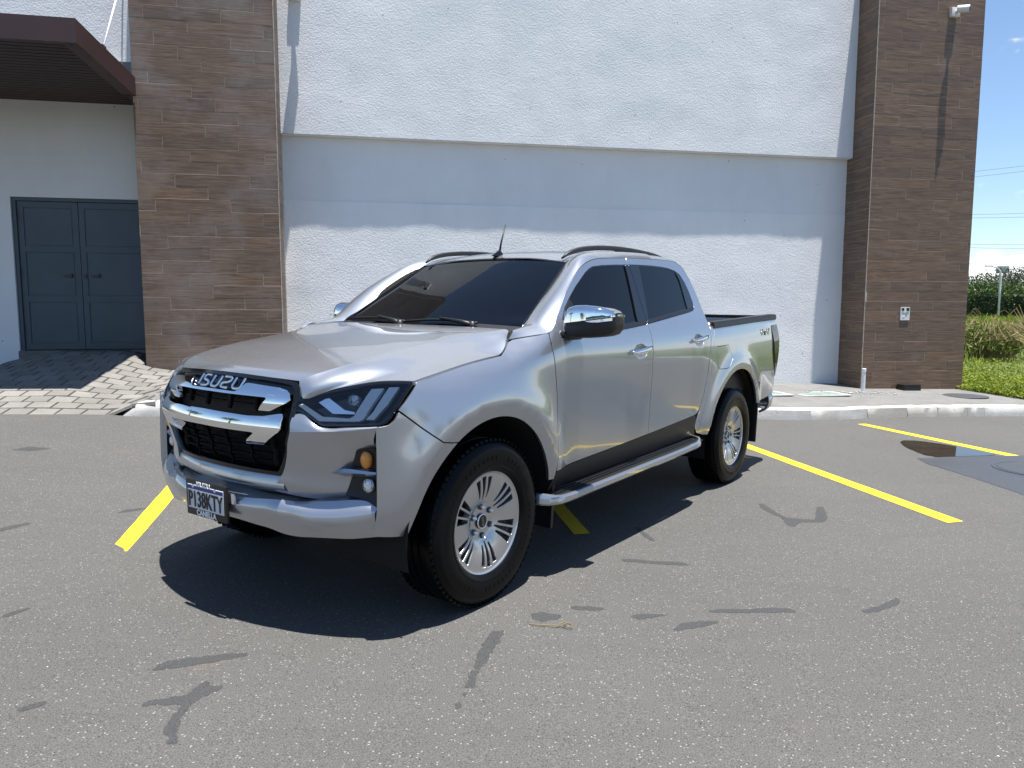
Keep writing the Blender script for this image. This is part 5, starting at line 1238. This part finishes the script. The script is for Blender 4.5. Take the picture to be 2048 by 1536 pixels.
# ribs and slats of the mesh
for zr, ys_ in (((.664, .832), [.07, -.07, .21, -.21, .345, -.345]), ((.905, .972), [.084, -.084, .25, -.25, .38, -.38])):
    for y in ys_:
        mb = MB(); n = 13; pts = []
        for i in range(n):
            z = zr[0] + (zr[1] - zr[0]) * i / (n - 1); wv = .006 * math.sin(i * 1.55) if zr[0] < .8 else .003
            pts.append((FG(y, z) - .030, y + wv, z))
        if abs(y) > .30 and zr[0] < .8: pts = [p for p in pts if p[2] > .668]
        mb.tube(pts, .010, 6, flat=(.55, 1.5)); mb.build('rib', M['grille_black'], grille, smooth=True)
cells = [-.43, -.345, -.21, -.07, .07, .21, .345, .43]
for i in range(len(cells) - 1):
    for k, z in enumerate((.797, .759, .722, .687)):
        zz = z + (.008 if i % 2 else -.006)
        if (abs(cells[i]) > .40 or abs(cells[i + 1]) > .40) and (zz < .745 or zz > .785): continue
        mb = MB(); mb.tube([(FG(y, zz) - .038, y, zz) for y in np.linspace(cells[i], cells[i + 1], 5)], .0075, 6, flat=(1.6, .55)); mb.build('slat', M['grille_black'], grille, smooth=True)
for i, (a, b) in enumerate(((-.42, -.25), (-.25, -.084), (-.084, .084), (.084, .25), (.25, .42))):
    for z in (.955, .932): MB().tube([(FG(y, z) - .036, y, z) for y in np.linspace(a, b, 4)], .006, 6, flat=(1.6, .5)).build('slat', M['grille_black'], grille, smooth=True)
# badge lettering
GLY = {'I': (.16, [[(.08, 0), (.08, 1)]]), 'S': (1, [[(1, 1), (.22, 1), (0, .86), (0, .68), (.2, .55), (.8, .45), (1, .32), (1, .14), (.78, 0), (0, 0)]]), 'U': (1, [[(0, 1), (0, .2), (.22, 0), (.78, 0), (1, .2), (1, 1)]]), 'Z': (1, [[(0, 1), (.78, 1), (1, .86), (1, .68), (.8, .55), (.2, .45), (0, .32), (0, .14), (.22, 0), (1, 0)]])}
yy = -.144; lw, lh = .053, .043
for ch in 'ISUZU':
    w_, strokes = GLY[ch]; mb = MB()
    for st_ in strokes:
        pts = [(FG(yy + u * lw, .9905 + v * lh) + .004, yy + u * lw, .9905 + v * lh) for u, v in st_]; mb.tube(pts, .0066, 8, flat=(1.0, .9))
    mb.build('badge_letter', M['chrome'], grille, smooth=True, sharp=50); yy += w_ * lw + .0235

# headlights
HT = pchip([.40, .44, .488, .592, .65, .719, .76, .80, .857, .89], [.755, .730, .702, .628, .585, .535, .505, .478, .441, .42]); HZ = pchip([.40, .44, .488, .592, .65, .719, .76, .80, .857, .89], [.940, .958, .977, 1.014, 1.0305, 1.0455, 1.0515, 1.0535, 1.054, 1.054])
def FL(y, z):
    zt = float(HZ(min(max(y, .4), .89))); xt = float(HT(min(max(y, .4), .89))); xb_ = FB(y, .88); w_ = (z - .87) / max(.02, zt - .87)
    w_ = max(-.3, min(1.3, w_)); return xb_ + (xt - xb_) * (w_ if w_ < 0 else w_ ** 1.3)
hl_o = [(.462, .966), (.50, .9795), (.592, 1.0115), (.66, 1.030), (.719, 1.0435), (.75, 1.0485), (.80, 1.0515), (.851, 1.0505), (.856, 1.043), (.853, 1.01), (.848, .96), (.840, .915), (.830, .896), (.814, .886), (.79, .8825), (.70, .876), (.608, .8705), (.590, .874), (.572, .884), (.497, .919), (.462, .919)]
for mir in LR:
    s = -1 if mir else 1; hl = empty('headlight', (0, 0, 0), truck)
    surf_panel('housing', hl_o, lambda y, z: (FL(y, z) - .062, y, z), M['gloss_black'], hl, sp=.03, depth=0, outward=(1, .3, 0), mirror=mir, es=.03)
    rim_in = offset_poly(hl_o, .009)
    surf_panel('bezel', hl_o, lambda y, z: (FL(y, z) - .002, y, z), M['gloss_black'], hl, holes=[rim_in], sp=.03, depth=.062, outward=(1, .3, 0), mirror=mir, es=.012)
    surf_panel('lens', offset_poly(hl_o, .003), lambda y, z: (FL(y, z) + .0025, y, z), M['lens'], hl, sp=.02, depth=0, outward=(1, .3, 0), mirror=mir, es=.02)
    def strip(nm, poly, off, mat, dep=.022): surf_panel(nm, poly, lambda y, z: (FL(y, z) + off, y, z), mat, hl, sp=.015, depth=dep, outward=(1, .3, 0), mirror=mir, es=.012)
    strip('light_guide', [(.474, .945), (.490, .953), (.584, .907), (.690, .905), (.704, .915), (.722, 1.018), (.764, 1.022), (.742, .905), (.730, .896), (.576, .889)], -.009, M['drl'])
    strip('light_guide_outer', [(.750, .904), (.765, .934), (.778, 1.026), (.812, 1.028), (.803, .961), (.778, .904)], -.012, M['drl'])
    strip('reflector', [(.528, .965), (.574, .976), (.650, .934), (.690, .928), (.694, .920), (.610, .918)], -.024, M['chrome'])
    px, pz = .660, .967; c = Vector((FL(px, pz) - .045, px, pz)); d = Vector((.95, .30, 0)).normalized(); mb = MB(); mb.tube([c - d * .02, c, c + d * .012], [.034, .034, .029], 20); mb.v = [(v[0], v[1] * s, v[2]) for v in mb.v]
    if mir: mb.f = [f[::-1] for f in mb.f]
    mb.build('projector_ring', M['chrome'], hl, smooth=True, sharp=40)
    mb = MB(); rows = []
    for i in range(7):
        a = math.pi / 2 * i / 6; rows.append((.028 * math.cos(a) + .0001, .018 * math.sin(a)))
    e1 = d.cross(Vector((0, 0, 1))).normalized(); e2 = e1.cross(d)
    G4 = [[tuple(c + d * (.008 + h) + (e1 * math.cos(t) + e2 * math.sin(t)) * r_) for t in np.linspace(0, 2 * math.pi, 21)] for r_, h in rows]
    mb.grid(G4); mb.v = [(v[0], v[1] * s, v[2]) for v in mb.v]; mb.build('projector_lens', M['lamp'], hl, smooth=True)

# bumper: upper fascia between grille and corner, side wraps, chin, lamp pods
def bl(pts): return [(FB(y, z) + o_, y, z) for y, z, o_ in pts]
def lin(y0, z0, y1, z1, o0, o1, n=6, pw=1.): return [(y0 + (y1 - y0) * i / n, z0 + (z1 - z0) * i / n, o0 + (o1 - o0) * (i / n) ** pw) for i in range(n + 1)]
bumper = empty('front_bumper', (0, 0, 0), truck)
r0 = [(.470, .914, -.004), (.497, .915, -.002), (.515, .912, 0), (.545, .894, 0), (.588, .869, 0), (.606, .866, 0), (.70, .872, 0), (.75, .876, 0), (.79, .879, 0), (.808, .881, 0)]
r0b = [(.474, .882, .010), (.54, .872, .012), (.61, .858, .012), (.70, .865, .012), (.808, .875, .004)]
r1 = [(.480, .843, .018), (.58, .850, .018), (.70, .860, .014), (.76, .866, .008), (.806, .870, .001)]
r2 = [(.463, .80, .012), (.53, .802, .010), (.60, .805, .004), (.65, .809, -.003), (.69, .812, -.012), (.74, .818, -.018), (.790, .822, -.008)]
r3 = [(.440, .735, .014), (.52, .735, .012), (.60, .737, .004), (.65, .738, -.006), (.685, .74, -.030), (.74, .745, -.046), (.785, .75, -.05)]
r4 = [(.405, .66, .014), (.49, .658, .012), (.57, .657, .004), (.625, .658, -.006), (.67, .66, -.036), (.74, .665, -.052), (.785, .668, -.055)]
r5 = [(.380, .622, .014), (.46, .612, .010), (.54, .600, .0), (.60, .594, -.010), (.65, .592, -.036), (.74, .594, -.045), (.785, .596, -.05)]
r6 = [(.36, .580, -.010), (.45, .570, -.020), (.54, .562, -.040), (.65, .562, -.095), (.74, .562, -.095), (.785, .562, -.09)]
for mir in LR:
    gB = loft_grid([bl(r) for r in (r0, r0b, r1, r2, r3, r4, r5, r6)], 30, 6, splits=(2,))
    sheet('fascia', gB, P_, bumper, (1, .2, 0), .012, mir, crease=(12,))
    surf_panel('side_wrap', bumper_side_o, side_surf, P_, bumper, sp=.025, depth=.03, mirror=mir, outward=(.5, 1, 0), es=.015)
    # lamp pods
    for nm, poly in (('lamp_pod', [(.705, .775), (.790, .792), (.795, .70), (.680, .706)]), ('lamp_pod', [(.672, .666), (.790, .685), (.795, .545), (.738, .578), (.650, .588)])):
        surf_panel(nm, rounded(poly, .01), lambda y, z: (FB(y, z) - .024 + .012 * max(0, (y - .74) / .05), y, z), M['trim_black'], bumper, sp=.02, depth=.02, mirror=mir, outward=(1, .2, 0), es=.012)
    # corner return, black
    cr0 = [(.6075, SS(.607, z) + .001, z) for z in np.linspace(.80, .52, 12)]; cr1 = [(FB(.79, z) - .085, .785, z) for z in np.linspace(.80, .52, 12)]
    sheet('corner_return', np.stack([np.array(cr0), np.array(cr1)], 1), M['trim_black'], bumper, (.3, -1, 0), 0, mir)
    # fin between the pods
    fn = [bl([(.53, .650, -.036), (.60, .684, -.018), (.67, .702, -.002), (.73, .700, .004), (.785, .694, .0)]), bl([(.53, .647, -.036), (.60, .676, -.004), (.67, .688, .012), (.73, .688, .014), (.788, .686, .006)]), bl([(.53, .644, -.036), (.60, .660, -.024), (.67, .667, -.018), (.73, .670, -.014), (.785, .675, -.012)])]
    sheet('fin', loft_grid(fn, 16, 4, splits=(1,)), P_, bumper, (1, 0, .3), .02, mir, crease=(4,))
    for nm, y, z, rx, rz, mt in (('turn_signal', .744, .741, .024, .031, M['amber']), ('fog_lamp', .742, .634, .024, .026, M['lamp'])):
        x = FB(y, z) - .012; mb = MB(); pr = [(1.12, -.012, 0), (1.12, .004, 0), (1.0, .006, 0), (.92, .010, 0), (.6, .014, 0), (.0001, .016, 0)]
        G5 = [[(x + h, (y + rx * q * math.cos(t) + .0) * (-1 if mir else 1), z + rz * q * math.sin(t)) for t in np.linspace(0, 2 * math.pi, 25)] for q, h, _ in pr]
        mb.grid(G5, flip=mir); mb.build(nm, mt, bumper, smooth=True)
# ledge under the grille and the chin
lg = [[(FB(y, .655) - .05, y, .656) for y in (0, .15, .28, .37)], [(FB(y, .645) + .004, y, .645) for y in (0, .15, .28, .39)], [(FB(y, .62) + .0125, y, .618) for y in (0, .15, .29, .41)], [(FB(y, .59) - .000, y, .588) for y in (0, .15, .30, .42)], [(FB(y, .57) - .05, y, .562) for y in (0, .15, .30, .45)]]
gl_ = np.array([[np.array(p) for p in spline(c, 20)] for c in lg]); gl_ = np.transpose(gl_, (1, 0, 2))
sub = []
for i in range(20): sub.append(cubic(np.array([0, .3, .5, .8, 1.]), gl_[i], np.linspace(0, 1, 17)))
L_ = np.array(sub); L2 = np.concatenate([L_[::-1][:-1] * [1, -1, 1], L_], 0)
sheet('grille_ledge', L2, P_, bumper, (1, 0, .5), .0)
ysn = [0, .10, .20, .29, .36, .42, .48, .56, .63, .70, .75, .78, .797]
def chin_row(fn): return [(fn(y)) for y in ysn]
IN = lambda y, a, b: float(np.interp(y, a, b))
def c_back(y): return (FB(y, .57) - IN(y, [0, .4, .6, .8], [.06, .07, .10, .09]), y, IN(y, [0, .3, .46, .65, .8], [.572, .560, .560, .584, .588]))
def c_crest(y): return (FB(y, .55) + IN(y, [0, .35, .43, .6, .74, .80], [.020, .016, .0, -.022, -.024, -.008]), y, IN(y, [0, .14, .29, .40, .45, .61, .735, .80], [.540, .540, .548, .556, .549, .564, .580, .550]))
def c_front(y): return (FB(y, .51) + IN(y, [0, .3, .42, .55, .7, .8], [.034, .030, .026, .026, .016, .004]), y, IN(y, [0, .3, .42, .50, .56, .68, .80], [.505, .505, .510, .514, .503, .508, .528]))
def c_low(y): return (FB(y, .45) + IN(y, [0, .4, .6, .8], [.022, .016, .006, -.004]), y, IN(y, [0, .21, .36, .45, .70, .80], [.450, .442, .428, .408, .420, .436]))
def c_under(y): return (FB(y, .43) - .06, y, IN(y, [0, .21, .36, .45, .70, .80], [.436, .428, .414, .395, .408, .424]))
cols_ = [np.array(chin_row(f)) for f in (c_back, c_crest, c_front, c_low, c_under)]
fine = [cubic(np.array(ysn), c, np.linspace(0, .797, 46)) for c in cols_]
rows = []
for i in range(46):
    P = [c[i] for c in fine]; top = [P[0] * (1 - t) + P[1] * t for t in (0, .5, 1)]; fr = list(cubic(np.array([0, .45, 1.]), np.array([P[1], P[2] + [.004, 0, 0], P[3]]), np.linspace(0, 1, 9)))[1:]; un = [P[3] * (1 - t) + P[4] * t for t in (.5, 1)]
    rows.append(top + fr + un)
gC = np.array(rows); gC2 = np.concatenate([gC[::-1][:-1] * [1, -1, 1], gC], 0)
sheet('chin', gC2, P_, bumper, (1, 0, 0), .0, crease=(2, 10))
MB().box((.50, 0, .50), (.24, .90, .12)).build('crash_beam', M['inner_black'], bumper)
MB().box((.52, 0, .80), (.16, .80, .34)).build('radiator_support', M['inner_black'], bumper)
# number plate
np_ = empty('number_plate', (FB(.035, .51) + .050, .035, .507), truck); np_.rotation_euler = (0, R(2), R(3))
def pl(c, d, nm, mat, bev=0): return MB().box(c, d, None, bev).build(nm, mat, np_, smooth=bev > 0, sharp=40)
pl((0, 0, 0), (.014, .285, .158), 'frame', M['black_plastic'], .005); pl((.0075, 0, .006), (.004, .252, .104), 'plate', M['plate_white'], .001)
pl((.0085, 0, .047), (.004, .250, .016), 'blue_band', M['plate_blue']); pl((-.02, .06, .02), (.03, .05, .06), 'bracket', M['galv']); pl((-.012, .158, .03), (.012, .035, .045), 'bracket_tab', M['chrome'], .003)
pl((-.022, -.06, .0), (.035, .05, .05), 'bracket', M['galv'])
def text_mesh(name, body, size, sx, org, uax, vax, wax, mat, parent, ext=.001, shear=0., bold=0.):
    cu = bpy.data.curves.new('txt', 'FONT'); cu.body = body; cu.size = size; cu.align_x = 'CENTER'; cu.align_y = 'CENTER'; cu.extrude = ext; cu.shear = shear; cu.offset = bold; cu.resolution_u = 3
    ob = bpy.data.objects.new('txt', cu); col.objects.link(ob); bpy.context.view_layer.update()
    me = bpy.data.meshes.new_from_object(ob.evaluated_get(bpy.context.evaluated_depsgraph_get())); bpy.data.objects.remove(ob)
    o_, u_, v_, w_ = Vector(org), Vector(uax), Vector(vax), Vector(wax)
    for v in me.vertices: c = v.co.copy(); v.co = o_ + u_ * (c.x * sx) + v_ * c.y + w_ * c.z
    me.materials.clear(); me.materials.append(mat); me.update(); return mesh_obj(name, me, None, parent)
Y3, Z3, X3 = (0, 1, 0), (0, 0, 1), (1, 0, 0)
text_mesh('registration', 'P138KTY', .098, .64, (.0115, .0, -.006), Y3, Z3, X3, M['ink'], np_, .001, 0, .0016)
text_mesh('frame_lettering', 'CANELLA', .034, .95, (.0085, .0, -.0625), Y3, Z3, X3, M['print_white'], np_, .001, 0, .0012)
text_mesh('frame_lettering', 'ISUZU', .028, 1.25, (.0112, -.01, .0640), Y3, Z3, X3, M['print_white'], np_, .001, 0, .0010)
for y in (-.085, .07): MB().lathe([(.0001, .004), (.006, .003), (.008, 0)], 12, 'Z').build('screw', M['chrome'], np_).matrix_local = Matrix.Translation((.009, y, .052)) @ Matrix.Rotation(R(90), 4, 'Y')
# 4x4 emblem on the bed side
for mir in LR:
    s = -1 if mir else 1; x0 = -3.80
    text_mesh('emblem', '4', .078, 1.15, (x0 + .085 * 1, (SS(x0 + .085, 1.197) + .004) * s, 1.196), (-1 * s * s if not mir else 1, 0, 0), Z3, (0, s, 0), M['chrome'], truck, .003, .2, .002)
    text_mesh('emblem', '4', .078, 1.15, (x0 - .085 * 1, (SS(x0 - .085, 1.197) + .004) * s, 1.201), (-1 if not mir else 1, 0, 0), Z3, (0, s, 0), M['chrome'], truck, .003, .2, .002)
    text_mesh('emblem', 'x', .075, 1.2, (x0, (SS(x0, 1.197) + .004) * s, 1.198), (-1 if not mir else 1, 0, 0), Z3, (0, s, 0), M['red_lens'], truck, .003, .2, .001)

# ---------------------------------------------------------------- bed, tail, underside
topz = pchip([-4.2, -4.03, -3.6, -3.23, -2.9, -2.66], [1.319, 1.312, 1.294, 1.276, 1.261, 1.250])
for mir in LR:
    s = -1 if mir else 1; rows = []
    for x in np.linspace(-2.655, -4.195, 26):
        z = float(topz(x)); y = SS(x, z - .004)
        rows.append([(x, (y + .007) * s, z - .010), (x, (y + .008) * s, z + .022), (x, (y - .004) * s, z + .036), (x, (y - .06) * s, z + .038), (x, (y - .075) * s, z + .026), (x, (y - .075) * s, z - .05)])
    mb = MB().grid(rows, flip=mir); mb.f += [(0, 1, 2, 3, 4, 5), tuple(150 + k for k in (5, 4, 3, 2, 1, 0))]; mb.build('bed_rail_cap', BK, truck, smooth=True, sharp=45)
    rows = [[(x, (SS(x, 1.2) - .055) * s, z) for z in (float(topz(x)) - .0, .72)] for x in np.linspace(-2.67, -4.16, 8)]
    MB().grid(rows, flip=not mir).build('bed_inner_side', BK, truck)
    MB().tube([(-2.66, (SS(-2.66, 1.25) - .03) * s, 1.262), (-2.64, (SS(-2.66, 1.25) - .03) * s, 1.272)], .012, 8).build('bed_cleat', M['chrome'], truck)
MB().box((-3.42, 0, .715), (1.52, 1.64, .03)).build('bed_floor', BK, truck); MB().box((-2.672, 0, 1.0), (.03, 1.66, .56)).build('bed_front_wall', BK, truck)
tg = MB().box((-4.165, 0, .985), (.05, 1.52, .66), None, .012).build('tailgate', P_, truck, smooth=True, sharp=40); MB().box((-4.165, 0, 1.328), (.06, 1.56, .03), None, .008).build('tailgate_cap', BK, truck)
for mir in LR:
    s = -1 if mir else 1
    tl_o = [(-4.006, 1.236), (-4.02, 1.15), (-4.050, 1.040), (-4.090, .955), (-4.142, .858), (-4.176, .80), (-4.205, .80), (-4.205, 1.266), (-4.11, 1.262), (-4.03, 1.256)]
    tl = surf_panel('tail_light', tl_o, lambda x, z: (x, SS(x, z) + .012 * math.sin(math.pi * min(1, max(0, (z - .80) / .46))), z), M['gloss_black'], truck, sp=.03, depth=.05, mirror=mir, outward=(-.2, 1, 0), es=.015)
    MB().box((-4.195, .80 * s, 1.03), (.06, .13, .44), None, .02).build('tail_lens', M['red_lens'], tl, smooth=True, sharp=40)
rb = [[(-4.10, .855, .63), (-4.20, .852, .635), (-4.28, .82, .635), (-4.31, .70, .635), (-4.31, 0, .64)], [(-4.09, .872, .60), (-4.21, .868, .605), (-4.30, .83, .605), (-4.335, .70, .605), (-4.335, 0, .605)], [(-4.08, .86, .50), (-4.20, .855, .51), (-4.29, .82, .52), (-4.325, .70, .52), (-4.325, 0, .52)], [(-4.07, .80, .46), (-4.18, .79, .47), (-4.25, .76, .48), (-4.26, .68, .48), (-4.26, 0, .48)]]
for mir in LR: sheet('rear_bumper', loft_grid(rb, 24, 5), P_, truck, (-1, .5, 0), .02, mir)
# cab back
cb_ = [[(-2.575, 0, 1.69), (-2.62, 0, 1.60), (-2.645, 0, 1.35), (-2.650, 0, 1.0)], [(-2.57, .45, 1.68), (-2.615, .45, 1.60), (-2.645, .5, 1.35), (-2.650, .5, 1.0)], [(-2.55, .58, 1.67), (-2.605, .64, 1.58), (-2.645, .76, 1.35), (-2.650, .80, 1.0)]]
sheet('cab_back', loft_grid(cb_, 16, 6, sym=True), P_, truck, (-1, 0, .2), .01, sym=True)
MB().box((-2.642, 0, 1.50), (.02, 1.04, .24), Matrix.Rotation(-.09, 3, 'Y')).build('rear_window', M['glass'], truck)
# underside
MB().box((-1.45, 0, .50), (1.75, 1.60, .16)).build('floor_pan', M['inner_black'], truck)
MB().box((-3.15, 0, .60), (2.0, 1.05, .22)).build('chassis', M['inner_black'], truck)
MB().box((.0, 0, .62), (1.15, .98, .42)).build('engine_bay', M['inner_black'], truck); MB().box((.35, 0, .36), (.62, .78, .05), Matrix.Rotation(-.12, 3, 'Y')).build('skid_plate', BK, truck)
MB().box((-1.5, 0, .88), (1.9, 1.40, .52)).build('cabin_core', M['inner_black'], truck)
MB().tube([(-3.125, -.72, .387), (-3.125, .72, .387)], .055, 12).build('rear_axle', M['iron'], truck); MB().tube([(0, -.72, .387), (0, .72, .387)], .04, 12).build('front_axle', M['iron'], truck)
for x, rr_ in ((0, AR + .02), (WB, RR + .015)):
    for mir in LR:
        s = -1 if mir else 1; prof = [(rr_, .885 * s), (rr_, .42 * s)]; mb = MB().lathe(prof, 28, 'Y', (x, 0, WZ), R(-12), R(192)); mb.build('wheel_liner', M['inner_black'], truck, smooth=True)
        mb = MB(); n = 20; v = [(x, .44 * s, WZ)] + [(x + rr_ * math.cos(R(-12 + 204 * i / n)), .44 * s, WZ + rr_ * math.sin(R(-12 + 204 * i / n))) for i in range(n + 1)]; mb.add(v, [(0, i, i + 1) for i in range(1, n + 1)]); mb.build('liner_wall', M['inner_black'], truck)
for mir in LR:
    s = -1 if mir else 1
    MB().box((-3.675, .80 * s, .52), (.02, .22, .52), Matrix.Rotation(-.06, 3, 'Y'), .006).build('mud_flap', M['black_plastic'], truck, smooth=True, sharp=40)
    MB().box((-.535, .80 * s, .38), (.02, .19, .30), Matrix.Rotation(-.05, 3, 'Y'), .006).build('mud_flap', M['black_plastic'], truck, smooth=True, sharp=40)
# side steps
for mir in LR:
    s = -1 if mir else 1; sstep = empty('side_step', (0, 0, 0), truck)
    path = [(-.395, .80), (-.400, .87), (-.425, .925), (-.475, .962), (-.56, .978), (-.80, .982), (-1.4, .984), (-2.10, .982), (-2.25, .975), (-2.34, .945), (-2.372, .895), (-2.376, .83)]
    P = spline([(a, b, 0) for a, b in path], 60); zz = lambda x: .405 - .0235 * (x + .41)
    rows = []
    for i, p in enumerate(P):
        t = P[min(i + 1, 59)] - P[max(i - 1, 0)]; t /= np.linalg.norm(t); n_ = np.array([t[1], -t[0], 0]);  n_ = n_ if n_ @ np.array([p[0] + 1.4, p[1] - .5, 0]) > 0 else -n_; z = zz(p[0]); up = .018 * (math.exp(-((p[0] + .40) / .07) ** 2) + math.exp(-((p[0] + 2.37) / .07) ** 2))
        sec = [(-.020, .009 + up), (-.015, .012 + up), (-.004, .010 + up), (.003, .002 + up * .5), (.004, -.020), (-.004, -.030), (-.018, -.031), (-.020, -.015)]
        rows.append([(p[0] + n_[0] * a, (p[1] + n_[1] * a) * s, z + b) for a, b in sec])
    mb = MB(); k = 8
    for r_ in rows: mb.v += r_
    for i in range(59):
        for j in range(k): f = (i * k + j, i * k + (j + 1) % k, (i + 1) * k + (j + 1) % k, (i + 1) * k + j); mb.f.append(f if mir else f[::-1])
    mb.build('edge_rail', M['paint'], sstep, smooth=True, sharp=35)
    tr = [[(x, y * s, zz(x) + .010) for y in (.80, .966)] for x in np.linspace(-.44, -2.345, 12)]; tr2 = MB().grid(tr, flip=mir); tr2.build('tread', M['trim_black'], sstep)
    for y in (.845, .872, .899, .926): MB().tube([(-.50, y * s, zz(-.5) + .012), (-2.29, y * s, zz(-2.29) + .012)], .0045, 6).build('tread_rib', M['rubber'], sstep)
    MB().box((-1.38, .86 * s, .405), (1.85, .12, .04), Matrix.Rotation(.0235, 3, 'Y')).build('step_beam', M['inner_black'], sstep)

# ---------------------------------------------------------------- wheels
def rim_holes():
    H = []
    for k in range(6):
        base = math.pi / 2 + k * math.pi / 3
        for j, (off, ri, ro) in enumerate(((-.205, .108, .215), (0, .094, .221), (.205, .108, .215))):
            hwi, hwo = .062, .080; a = base + off
            L = [(r_ * math.cos(a + w_), r_ * math.sin(a + w_)) for r_, w_ in ((ri, -hwi * .8), (ri, hwi * .8), ((ri + ro) / 2, (hwi + hwo) / 2), (ro, hwo), (ro, -hwo), ((ri + ro) / 2, -(hwi + hwo) / 2))]
            H.append(rounded(L, [.006, .006, 0, .006, .006, 0], 3))
    return H
YF = pchip([0, .045, .075, .105, .15, .20, .225, .238], [.066, .068, .070, .084, .098, .104, .105, .108])
def rsurf(p, q_): r_ = math.hypot(p, q_); return (p, float(YF(min(r_, .238))), q_)
rim_outer = [(.232 * math.cos(2 * math.pi * i / 96), .232 * math.sin(2 * math.pi * i / 96)) for i in range(96)]
proto = empty('wheel', (0, 0, 0), truck)
rim = surf_panel('rim', rim_outer, rsurf, M['alloy'], proto, holes=rim_holes(), sp=.014, depth=.034, outward=(0, 1, 0), es=.008)
MB().lathe([(.226, .098), (.232, .108), (.238, .112), (.2415, .110), (.243, .100), (.232, .085), (.222, .06), (.215, -.02), (.222, -.10), (.24, -.112)], 72).build('rim_lip', M['alloy'], proto, smooth=True, sharp=50)
MB().lathe([(.0001, .030), (.20, .030), (.205, .045), (.222, .055)], 48).build('rim_pocket', M['alloy_dark'], proto, smooth=True)
MB().lathe([(.036, .064), (.036, .074), (.033, .078), (.030, .079), (.0001, .080)], 32).build('centre_cap', M['gloss_black'], proto, smooth=True, sharp=50)
MB().lathe([(.030, .0785), (.032, .0805), (.0345, .0795), (.036, .0755)], 32).build('cap_ring', M['chrome'], proto, smooth=True)
text_mesh('cap_lettering', 'ISUZU', .014, 1.2, (0, .0802, 0), (0, 0, 1), (1, 0, 0), (0, 1, 0), M['satin'], proto, .0005)
for k in range(6):
    a = math.pi / 2 + math.pi / 6 * 0 + k * math.pi / 3 + .0; c = (.0698 * math.cos(a), .0698 * math.sin(a))
    MB().lathe([(.0145, .0715), (.0145, .0745), (.0001, .0747)], 16, 'Y', (c[0], 0, c[1])).build('nut_shade_disc', M['alloy_dark'], proto)  # dark disc round the nut, recess shade put into the colour
    MB().lathe([(.0095, .070), (.0095, .088), (.007, .092), (.0001, .093)], 6, 'Y', (c[0], 0, c[1])).build('wheel_nut', M['chrome'], proto)
ty = MB(); TP = [(.232, -.104), (.25, -.122), (.285, -.132), (.315, -.1335), (.345, -.128), (.366, -.118), (.380, -.102), (.3855, -.085), (.3865, -.060), (.3865, -.048), (.379, -.046), (.379, -.036), (.387, -.034), (.387, -.006), (.379, -.005), (.379, .005), (.387, .006), (.387, .034), (.379, .036), (.379, .046), (.3865, .048), (.3865, .060), (.3855, .085), (.380, .102), (.366, .118), (.352, .1255), (.348, .1285), (.342, .129), (.315, .1335), (.285, .132), (.268, .1285), (.265, .130), (.259, .1285), (.25, .1235), (.240, .114), (.232, .100)]
ty.lathe(TP, 84)
for i in range(72):
    a = 2 * math.pi * (i + .5) / 72; Rm = Matrix.Rotation(-a, 3, 'Y')
    for sg in (-1, 1):
        mb_ = MB().box((.376, .098 * sg, 0), (.012, .034, .020), Matrix.Rotation(-.62 * sg, 3, 'Z')); ty.add([tuple(Rm @ Vector(v)) for v in mb_.v], mb_.f)
for i in range(60):          # moulded bars round the side wall
    if i % 10 in (8, 9): continue
    a = 2 * math.pi * i / 60; Rm = Matrix.Rotation(-a, 3, 'Y'); mb_ = MB().box((.305, .1335, 0), (.018, .003, .012)); ty.add([tuple(Rm @ Vector(v)) for v in mb_.v], mb_.f)
ty.build('tyre', M['rubber'], proto, smooth=True, sharp=38)
def copy_wheel(loc, rz, spin):
    r_ = empty('wheel', loc, truck); r_.rotation_euler = Matrix.Rotation(rz, 3, 'Z').to_euler() if spin == 0 else (Matrix.Rotation(rz, 3, 'Z') @ Matrix.Rotation(spin, 3, 'Y')).to_euler()
    r_.scale = (.985, 1, .985)
    for ch in list(proto.children):
        c = ch.copy(); col.objects.link(c); c.parent = r_
    return r_
WC = .381
copy_wheel((0, -.785, WC), math.pi, .3); copy_wheel((WB, .785, WC), 0, .5); copy_wheel((WB, -.785, WC), math.pi, .2)
proto.location = (0, .785, WC); proto.rotation_euler = (Matrix.Rotation(0, 3, 'Z') @ Matrix.Rotation(R(6), 3, 'Y')).to_euler()

proto.scale = (.985, 1, .985)
